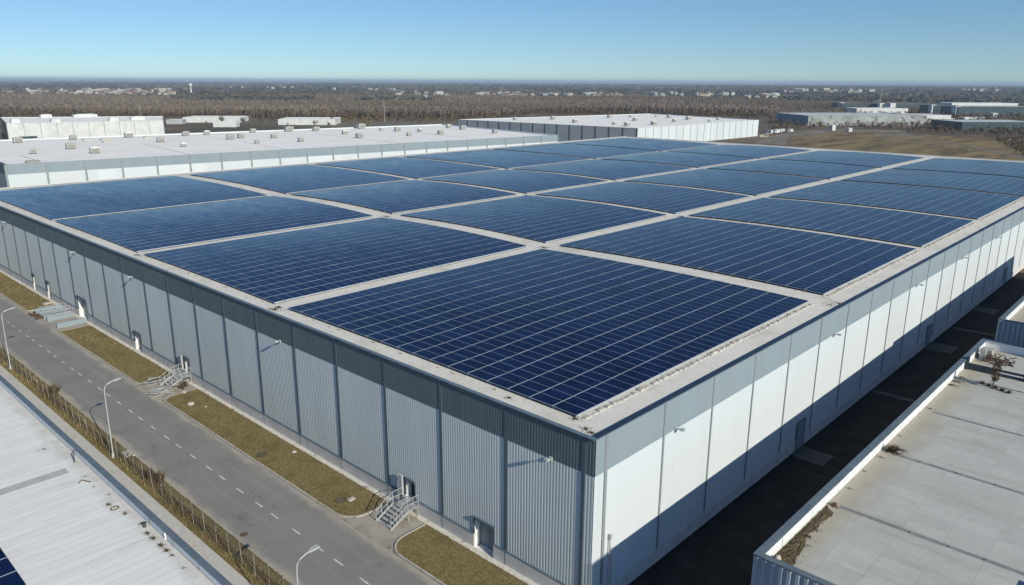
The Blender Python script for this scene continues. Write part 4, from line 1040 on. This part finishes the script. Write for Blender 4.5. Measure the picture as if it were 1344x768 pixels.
for k, p in enumerate([(123.2,530),(142.6,519),(108.1,462),(92,476),(153.6,464),(138.8,461)]):
    b = MB(); s = (3.2,7,2.2,2.2,4,2.4)[k]; b.box(p[0]-s,p[1]-1.5,10.7,p[0]+s,p[1]+1.5,12.6); b.box(p[0]-s*.7,p[1]-1,12.6,p[0]+s*.7,p[1]+1,12.9)
    tag(b.build('plant_room', MT['far_white'], origin=(p[0],p[1],10.7)), '%s white roof box from the left on the far left white warehouse' % ['third','fifth','second','first','sixth','fourth'][k], 'roof box', 'roof boxes on the white warehouse')

# masts
for (x,y,h,r,nm,lab) in ((997,311,28,.35,'radio_mast','thin lattice mast standing before the dark far offices'),(1197,1166,24,.5,'radio_mast','white mast above the far town, centre of the horizon'),(379.9,515.3,20,.22,'light_pole','tall thin pole left of the grey warehouse roof'),(238.6,676,13,.2,'light_pole','thin pole before the woodland on the left'),(412,214,9,.15,'light_pole','thin pole beside the right end of the grey warehouse')):
    t = thing(nm, (x,y,0), lab, 'mast')
    b = MB(); b.tube([(x,y,0),(x,y,h)],r,6,0,r*.4); b.build('pole', MT['pole'], t)
    b = MB(); b.bar((x-1.2*r*3,y,h*.93),(x+1.2*r*3,y,h*.93),r*.6); b.bar((x-r*2,y,h*.8),(x+r*2,y,h*.8),r*.6); b.build('cross_arm', MT['pole'], t)
wt = thing('water_tower', (922.7,2068.5,0), 'pale water tower rising over the far town at left', 'water tower')
b = MB(); b.tube([(922.7,2068.5,0),(922.7,2068.5,17)],2.2,10,0,1.6); b.build('shaft', MT['far_white'], wt)
b = MB(); b.tube([(922.7,2068.5,17),(922.7,2068.5,19.5),(922.7,2068.5,25)],3.5,12,0,5.2); b.build('tank', MT['far_white'], wt)

# parked vans and a truck
def van(x, y, rz, label, col='far_white', s=1.0):
    t = thing('parked_van', (x,y,0), label, 'van', 'vehicles parked beyond the roofs'); 
    b = MB(); P = [(-2.6,.35),(2.5,.35),(2.6,.9),(1.9,1.2),(1.3,2.1),(-2.6,2.15)]
    for sy in (-.95,.95): b.v += [(x+u*s,y+sy*s,v*s) for u,v in P]
    for k in range(6): b.f.append((k,(k+1)%6,6+(k+1)%6,6+k)); b.m.append(0)
    b.f += [(5,4,3,2,1,0),(6,7,8,9,10,11)]; b.m += [0,0]; b.build('body', MT[col], t)
    b = MB()
    b.quad((x+1.32*s,y-.8*s,2.02*s),(x+1.32*s,y+.8*s,2.02*s),(x+1.9*s,y+.8*s,1.26*s),(x+1.9*s,y-.8*s,1.26*s)); b.box(x+.3*s,y-.97*s,1.3*s,x+1.2*s,y-.955*s,1.9*s); b.box(x+.3*s,y+.955*s,1.3*s,x+1.2*s,y+.97*s,1.9*s); b.build('window', MT['glass'], t)
    for u in (-1.7,1.6):
        for v in (-.95,.95):
            b = MB(); b.tube([(x+u*s,y+(v-.1)*s,.36*s),(x+u*s,y+(v+.1)*s,.36*s)],.36*s,10); b.build('wheel', MT['tyre'], t)
    t.rotation_euler = (0,0,rz); return t
for k,(x,y) in enumerate([(483.1,215.3),(487.1,211.4),(495.9,214.5),(502.9,213.7),(504.4,208.4)]):
    van(x,y,random.uniform(0,3),['white van parked closest to the grey warehouse end','white van just right of the first van','white van in the middle of the far parking row','white van second from the right in the far parking row','white van at the right end of the far parking row'][k],s=1.15)
tk = thing('parked_truck', (97,508,0), 'dark truck parked by the left end of the far white warehouse', 'truck')
b = MB(); b.box(88,455,1.1,96,457.6,4.2); b.build('cargo_box', MT['far_dark'], tk); b = MB(); b.box(96.3,455.1,.8,98.4,457.5,3.0); b.build('cab', MT['far_dark'], tk)
b = MB()
for u in (89.5,91,97.3):
    for v in (455.1,457.2): b.tube([(u,v,.5),(u,v+.3,.5)],.5,10)
b.build('wheel', MT['tyre'], tk)

# ================================================================== OPEN COUNTRY
def poly_sheet(name, P, z, m): return sheet(name, P, z, MT[m])
poly_sheet('field', [(395,160),(458.4,186.9),(535.2,183.8),(549.9,150),(545,108),(560,70),(400,30),(330,40),(330,150)], .03, 'field')
poly_sheet('parking_yard', [(380,176),(461.3,203.9),(520.8,214),(575,199),(589.6,156),(556,147),(538,186),(458,190),(395,163)], .05, 'yard')
b = MB(); b.ribbon([(556,148),(530,137),(501,118.7),(466,86.9),(430,66),(395,44)],4.5,-.05,.07); b.build('dirt_path', MT['yard'], kind='structure')
b = MB(); b.ribbon([(470,186),(486,150),(470,110),(436,78)],3,-.05,.065); b.build('dirt_path', MT['yard'], kind='structure')
poly_sheet('bare_patch', [(505,150),(530,160),(542,140),(520,128)], .055, 'yard')
b = MB(); b.ribbon([(590,215),(640,175),(690,120),(720,60)],9,-.05,.06); b.build('dirt_road', MT['yard'], kind='structure')
for (P,) in (([(490.6,707.8),(523.3,680.2),(684.3,976.9),(730.3,941.2)],),): pass
poly_sheet('meadow', [(560,830),(640,760),(1000,1120),(860,1230)], .05, 'field')
poly_sheet('meadow', [(620,1500),(830,1330),(600,960),(430,1060)], .05, 'field')
poly_sheet('meadow', [(1300,900),(1500,820),(1700,1150),(1450,1250)], .05, 'field')
poly_sheet('meadow', [(2000,2900),(2500,2500),(2800,2900),(2200,3300)], .05, 'field')

# rubble by the grey warehouse
for k,(x,y) in enumerate([(452,203),(458,206.4),(463.6,204.6),(468.4,207.7),(474.7,206.5),(446,201)]):
    b = MB()
    for q in range(26):
        b.blob((x+random.gauss(0,1.6),y+random.gauss(0,1.2),random.uniform(0,.7)),random.uniform(.3,.9),random.uniform(.3,.8),random.uniform(.2,.6),6,4,.3)
    tag(b.build('rubble_heap', MT['stone' if k%2 else 'rust'], origin=(x,y,0)), '%s heap of %s rubble beyond the right end of the grey warehouse' % (ORDL[k], 'pale' if k%2 else 'brown'), 'rubble', 'rubble heaps')

# bare winter woodland
def cam_polar(r, px):
    """ground point at distance r in the direction of a heading offset (px on the horizon of the view)"""
    a = HEAD-np.arctan((px-672)/FPX); return CAM.x+r*np.cos(a), CAM.y+r*np.sin(a)
def trees_np(x, y, h, nt=12, spread=.24, wide=.16):
    N = len(x); V = np.zeros((N, nt+1, 3, 3))
    ang = RNG.uniform(0, np.pi, N); tw = .018*h+.08
    c, s = np.cos(ang)*tw, np.sin(ang)*tw; z0 = np.zeros(N)
    V[:,0,0] = np.stack([x-c,y-s,z0],1); V[:,0,1] = np.stack([x+c,y+s,z0],1); V[:,0,2] = np.stack([x,y,h*.92],1)
    a = RNG.uniform(0,2*np.pi,(N,nt)); zb = h[:,None]*RNG.uniform(.22,.72,(N,nt)); up = h[:,None]*RNG.uniform(.12,.36,(N,nt)); rr = h[:,None]*spread*RNG.uniform(.35,1,(N,nt))
    tipz = np.minimum(zb+up, h[:,None]*1.02); tx = x[:,None]+rr*np.cos(a); ty = y[:,None]+rr*np.sin(a)
    wv = h[:,None]*wide*.09*RNG.uniform(.5,1.6,(N,nt)); a2 = a+np.pi/2+RNG.uniform(-.4,.4,(N,nt))
    V[:,1:,0] = np.stack([x[:,None]+0*a, y[:,None]+0*a, zb],2)
    V[:,1:,1] = np.stack([tx-np.cos(a2)*wv*2.2, ty-np.sin(a2)*wv*2.2, tipz-up*.25],2); V[:,1:,2] = np.stack([tx+np.cos(a2)*wv, ty+np.sin(a2)*wv, tipz],2)
    return V
FRONT = ([-60,0,150,300,400,470,560,640,700,850,1000,1100,1200,1400],[905,905,860,800,735,760,745,760,880,860,850,900,1050,1100])
BACK = ([-60,700,1000,1400],[1750,1650,1500,1400])
def in_quad(x, y, P):
    ins = np.zeros(len(x), bool); n = len(P)
    for i in range(n):
        (x1,y1),(x2,y2) = P[i],P[(i+1)%n]
        cond = ((y1 > y) != (y2 > y)) & (x < (x2-x1)*(y-y1)/(y2-y1+1e-9)+x1); ins ^= cond
    return ins
N = 60000
px = RNG.uniform(-60,1400,N); rf = np.interp(px,*FRONT); rb = np.interp(px,*BACK)
r = np.sqrt(RNG.uniform(0,1,N)*(rb**2-rf**2)+rf**2)
nf = N//6; px[:nf] = RNG.uniform(-60,1010,nf); rf2 = np.interp(px[:nf],*FRONT); r[:nf] = rf2+RNG.exponential(45,nf)   # dense front edge
x, y = cam_polar(r, px)
keep = ~in_quad(x,y,[(560,830),(640,760),(1000,1120),(860,1230)]) & ~in_quad(x,y,[(620,1500),(830,1330),(600,960),(430,1060)])
dens = np.clip(1.15-np.maximum(0,(px-980)/420),.28,1); keep &= RNG.uniform(0,1,N) < dens
x, y, r, px = x[keep], y[keep], r[keep], px[keep]
h = RNG.normal(7.4,1.4,len(x)).clip(4,11)*(1+.22*np.sin(x*.012)*np.cos(y*.015)); h *= np.where(px > 1010,.62,1)
V = trees_np(x,y,h,16,.24,.13); tone = np.clip(RNG.normal(.5,.11,(len(x),1))+.22*np.sin(x*.011+y*.007)[:,None]*np.cos(y*.009)[:,None]+RNG.normal(0,.08,(len(x),V.shape[1])),0,1)
tag(np_mesh('bare_woodland', V.reshape(-1,3,3), 3, MT['twigs'], col=tone.ravel()), 'wide belt of leafless grey brown winter trees behind the warehouses', 'woodland', kind='stuff')
# distant wooded country as low clumps
N = 26000
px = RNG.uniform(-80,1420,N); r = np.exp(RNG.uniform(np.log(1450),np.log(9000),N)); x, y = cam_polar(r,px)
pat = np.sin(x*.0031+1.3)*np.cos(y*.0027)+.7*np.sin((x+y)*.0061)+RNG.normal(0,.35,N)
keep = (pat > -.45) & ~in_quad(x,y,[(1300,900),(1500,820),(1700,1150),(1450,1250)]) & ~in_quad(x,y,[(2000,2900),(2500,2500),(2800,2900),(2200,3300)]); x, y, r = x[keep], y[keep], r[keep]; N = len(x)
h = RNG.uniform(4,10,N)*np.clip(r/3500,.8,1.25); wv = RNG.uniform(9,26,N)*np.clip(r/3000,.7,2.2)
V = np.zeros((N,6,3,3))
for k in range(6):
    a = RNG.uniform(0,2*np.pi,N); ox, oy = RNG.normal(0,1,N)*wv*.35, RNG.normal(0,1,N)*wv*.35; c, s = np.cos(a)*wv*.5, np.sin(a)*wv*.5; hh = h*RNG.uniform(.55,1,N)
    V[:,k,0] = np.stack([x+ox-c,y+oy-s,np.zeros(N)],1); V[:,k,1] = np.stack([x+ox+c,y+oy+s,np.zeros(N)],1); V[:,k,2] = np.stack([x+ox+c*RNG.uniform(-.8,.8,N),y+oy+s*RNG.uniform(-.8,.8,N),hh],1)
tone = np.clip(RNG.normal(.42,.2,(N,1))+.2*np.sin(x*.004-y*.003)[:,None]+RNG.normal(0,.1,(N,6)),0,1)
tag(np_mesh('distant_woods', V.reshape(-1,3,3), 3, MT['farwood'], col=tone.ravel()), 'dark woods spreading flat to the horizon beyond the town', 'woodland', kind='stuff')
# scrub between the buildings
N = 6500; px = np.where(RNG.uniform(0,1,N) < .3, RNG.uniform(-40,1000,N), RNG.uniform(1000,1400,N)); r = RNG.uniform(430,980,N)
r = np.where(px < 1000, np.interp(px,*FRONT)-RNG.exponential(28,N), np.exp(RNG.uniform(np.log(560),np.log(1300),N)))
x, y = cam_polar(r,px)
bad = in_quad(x,y,[(330,30),(400,160),(460,190),(560,190),(560,60),(400,20)]) | in_quad(x,y,[(375,172),(461,206),(521,218),(577,203),(595,150)]) | in_quad(x,y,[(595,232),(680,160),(730,215),(640,300)]) | in_quad(x,y,[(80,460),(160,438),(190,500),(100,550)]) | in_quad(x,y,[(300,350),(308,203),(455,203),(488,318)])
x, y, px = x[~bad], y[~bad], px[~bad]; h = RNG.uniform(1.4,5.2,len(x))
V = trees_np(x,y,h,14,.42,.42); tone = np.clip(RNG.normal(.42,.2,(len(x),1))+RNG.normal(0,.1,(len(x),15)),0,1)
tag(np_mesh('brown_scrub', V.reshape(-1,3,3), 3, MT['scrub'], col=tone.ravel()), 'brown scrub and thickets between the far buildings and the woodland', 'scrub', kind='stuff')
# single bare trees one can tell apart, and the yellow bushes
def crown_tree(x, y, h, label, group, mat='twigs', seed=0, wide=.2):
    t = thing('bare_tree', (x,y,0), label, 'tree', group)
    b = MB(); b.tube([(x,y,0),(x+.1*h*.2,y,h*.5),(x,y+.05*h,h*.9)],.02*h,6,0,.006*h)
    for k in range(4):
        a = k*1.6+seed; b.tube([(x,y,h*(.3+.1*k)),(x+.22*h*math.cos(a),y+.22*h*math.sin(a),h*(.55+.1*k))],.009*h,4,0,.004*h)
    b.build('trunk', MT['bark'], t)
    V = trees_np(np.array([x]),np.array([y]),np.array([h]),46,.32,wide)[0]
    c = np_mesh('crown', V[1:], 3, MT[mat], (x,y,0), np.clip(RNG.normal(.4,.2,46),0,1)); c.parent = t; c.location = (0,0,0)
    return t
for k,(x,y,h) in enumerate([(262,540,7),(271,530,5),(281,545,6),(300,500,5),(255,560,8),(330,520,6)]):
    crown_tree(x,y,h,'small dark bare tree among the low white sheds','bare trees by the white sheds',seed=k)
for k,(x,y,h) in enumerate([(588,176,5),(604,168,6),(622,150,5),(640,139,6),(655,128,5),(600,205,5),(612,200,6),(640,168,5),(560,222,4),(575,215,4),(535,228,5),(515,238,5),(498,240,6)]):
    crown_tree(x,y,h,'small bare tree in the scrub beyond the dry field','bare trees beyond the field',seed=k)
V = np.concatenate([trees_np(RNG.uniform(305,420,60),RNG.uniform(0,1,60)*40+560-np.linspace(0,90,60),RNG.uniform(2,5,60),16,.4,.5)])
MT['yellow'] = tone_mat('yellow_willow_scrub', [(.16,.11,.04),(.26,.19,.07),(.33,.25,.11)])
tag(np_mesh('yellow_thicket', V.reshape(-1,3,3), 3, MT['yellow'], (360,530,0), RNG.uniform(0,1,V.shape[0]*V.shape[1])), 'straw yellow thicket at the foot of the bare woodland behind the roofs', 'thicket', kind='stuff')
# dark thicket at the right edge of the dry field
xs_, ys_ = RNG.uniform(0,1,420), RNG.uniform(0,1,420); X = 395+xs_*150; Y = 38+xs_*38+(ys_-.5)*(10+30*xs_)
V = trees_np(X,Y,RNG.uniform(1.2,3.0,420),14,.5,.55); tag(np_mesh('dark_thicket', V.reshape(-1,3,3), 3, MT['scrub'], col=np.clip(RNG.normal(.25,.15,V.shape[0]*V.shape[1]),0,1)), 'dark brown thicket along the right side of the dry field', 'thicket', kind='stuff')

# far town houses
HM = [pmat('pale_render',(.44,.45,.45),(.38,.39,.39),.3,.8,.2), pmat('cream_render',(.40,.36,.29),(.36,.32,.26),.3,.8,.2), pmat('grey_render',(.30,.31,.32),(.26,.27,.28),.3,.8,.2)]
HR = [MT['far_roof'], pmat('brown_tile',(.20,.13,.10),(.16,.11,.09),.5,.8,.2), pmat('pale_metal_roof',(.46,.46,.45),(.40,.40,.39),.4,.8,.2)]
protos = {}
def house(x, y, w_, d_, h, rz, wi, ri, label, group):
    key = (wi, ri, w_)
    if key not in protos:
        t = thing('house', (x,y,0), label, 'house', group, rz=0)
        b = MB(); b.box(x-w_/2,y-d_/2,0,x+w_/2,y+d_/2,h); b.build('wall', HM[wi], t)
        b = MB(); e = .4; z = h; rr = h+d_*.28
        A=(x-w_/2-e,y-d_/2-e,z);B=(x+w_/2+e,y-d_/2-e,z);C_=(x+w_/2+e,y+d_/2+e,z);D=(x-w_/2-e,y+d_/2+e,z);E_=(x-w_/2-e,y,rr);F=(x+w_/2+e,y,rr)
        b.quad(A,B,F,E_); b.quad(C_,D,E_,F); b.tri(A,E_,D); b.tri(B,C_,F); b.quad(A,D,C_,B); b.build('roof', HR[ri], t)
        t.rotation_euler = (0,0,rz); protos[key] = (t, list(t.children)); return t
    t, kids = protos[key]; return copy_tree(t, (x,y,0), rz, label, group, kids)
def px_ground(px, depth_px):
    """distance from the camera of ground that lies depth_px below the horizon"""
    return CAM.z*FPX/depth_px
TOWN = [ # x range in view, distance range, count, label, group
    (95,245,1750,2700,74,'small pale house in the far town below the water tower','houses of the left town'),
    (-10,90,1900,2600,16,'small pale house at the far left end of the distant town','houses at the far left'),
    (525,590,1500,2300,14,'small pale house in the distant town left of the white mast','houses left of the mast'),
    (625,690,1650,1900,34,'small pale house in the distant town around the white mast','houses around the mast'),
    (690,810,1650,1950,34,'small pale house in the distant town right of the white mast','houses right of the mast'),
    (830,960,1750,2300,24,'small cream house in the distant town above the grey warehouse','houses above the grey warehouse'),
    (960,1010,1600,2000,12,'larger pale house among woods beyond the grey warehouse','houses beyond the grey warehouse'),
    (1010,1130,2600,3400,22,'pale shed far off beyond the right hand scrub','far sheds at right'),
    (1230,1290,3400,4200,12,'pale speck of a far building on the right horizon','far buildings on the right horizon'),
    (300,520,2300,3600,14,'lone pale farm building in the distant woods','lone farm buildings')]
for (pa,pb,ra,rb_,n,lab,grp) in TOWN:
    for k in range(n):
        p = random.uniform(pa,pb); r0 = random.uniform(ra,rb_); x, y = cam_polar(r0, p); sc = random.choice([0,0,1,2])
        w_, d_, h_ = [(8,6.5,7.0),(12,8,7.5),(20,9,8.0)][sc]
        if ra > 2500: w_, d_, h_ = w_*1.7, d_*1.4, h_*1.3
        house(float(x),float(y),w_,d_,h_,random.uniform(0,3.14),random.choice([0,0,1,2]),random.choice([0,1,1,2,2]),lab,grp)

# air
b = MB(); b.box(-3000,-3000,-1,32000,32000,60)
hz = b.build('haze', [], origin=(0,0,0), kind='stuff')
m = bpy.data.materials.new('haze_air'); m.use_nodes = True; nt = m.node_tree; nt.nodes.clear()
out = nt.nodes.new('ShaderNodeOutputMaterial'); pv = nt.nodes.new('ShaderNodeVolumePrincipled')
pv.inputs['Color'].default_value = (.60,.77,1.0,1); pv.inputs['Density'].default_value = .00009
nt.links.new(pv.outputs[0], out.inputs['Volume']); hz.data.materials.append(m)
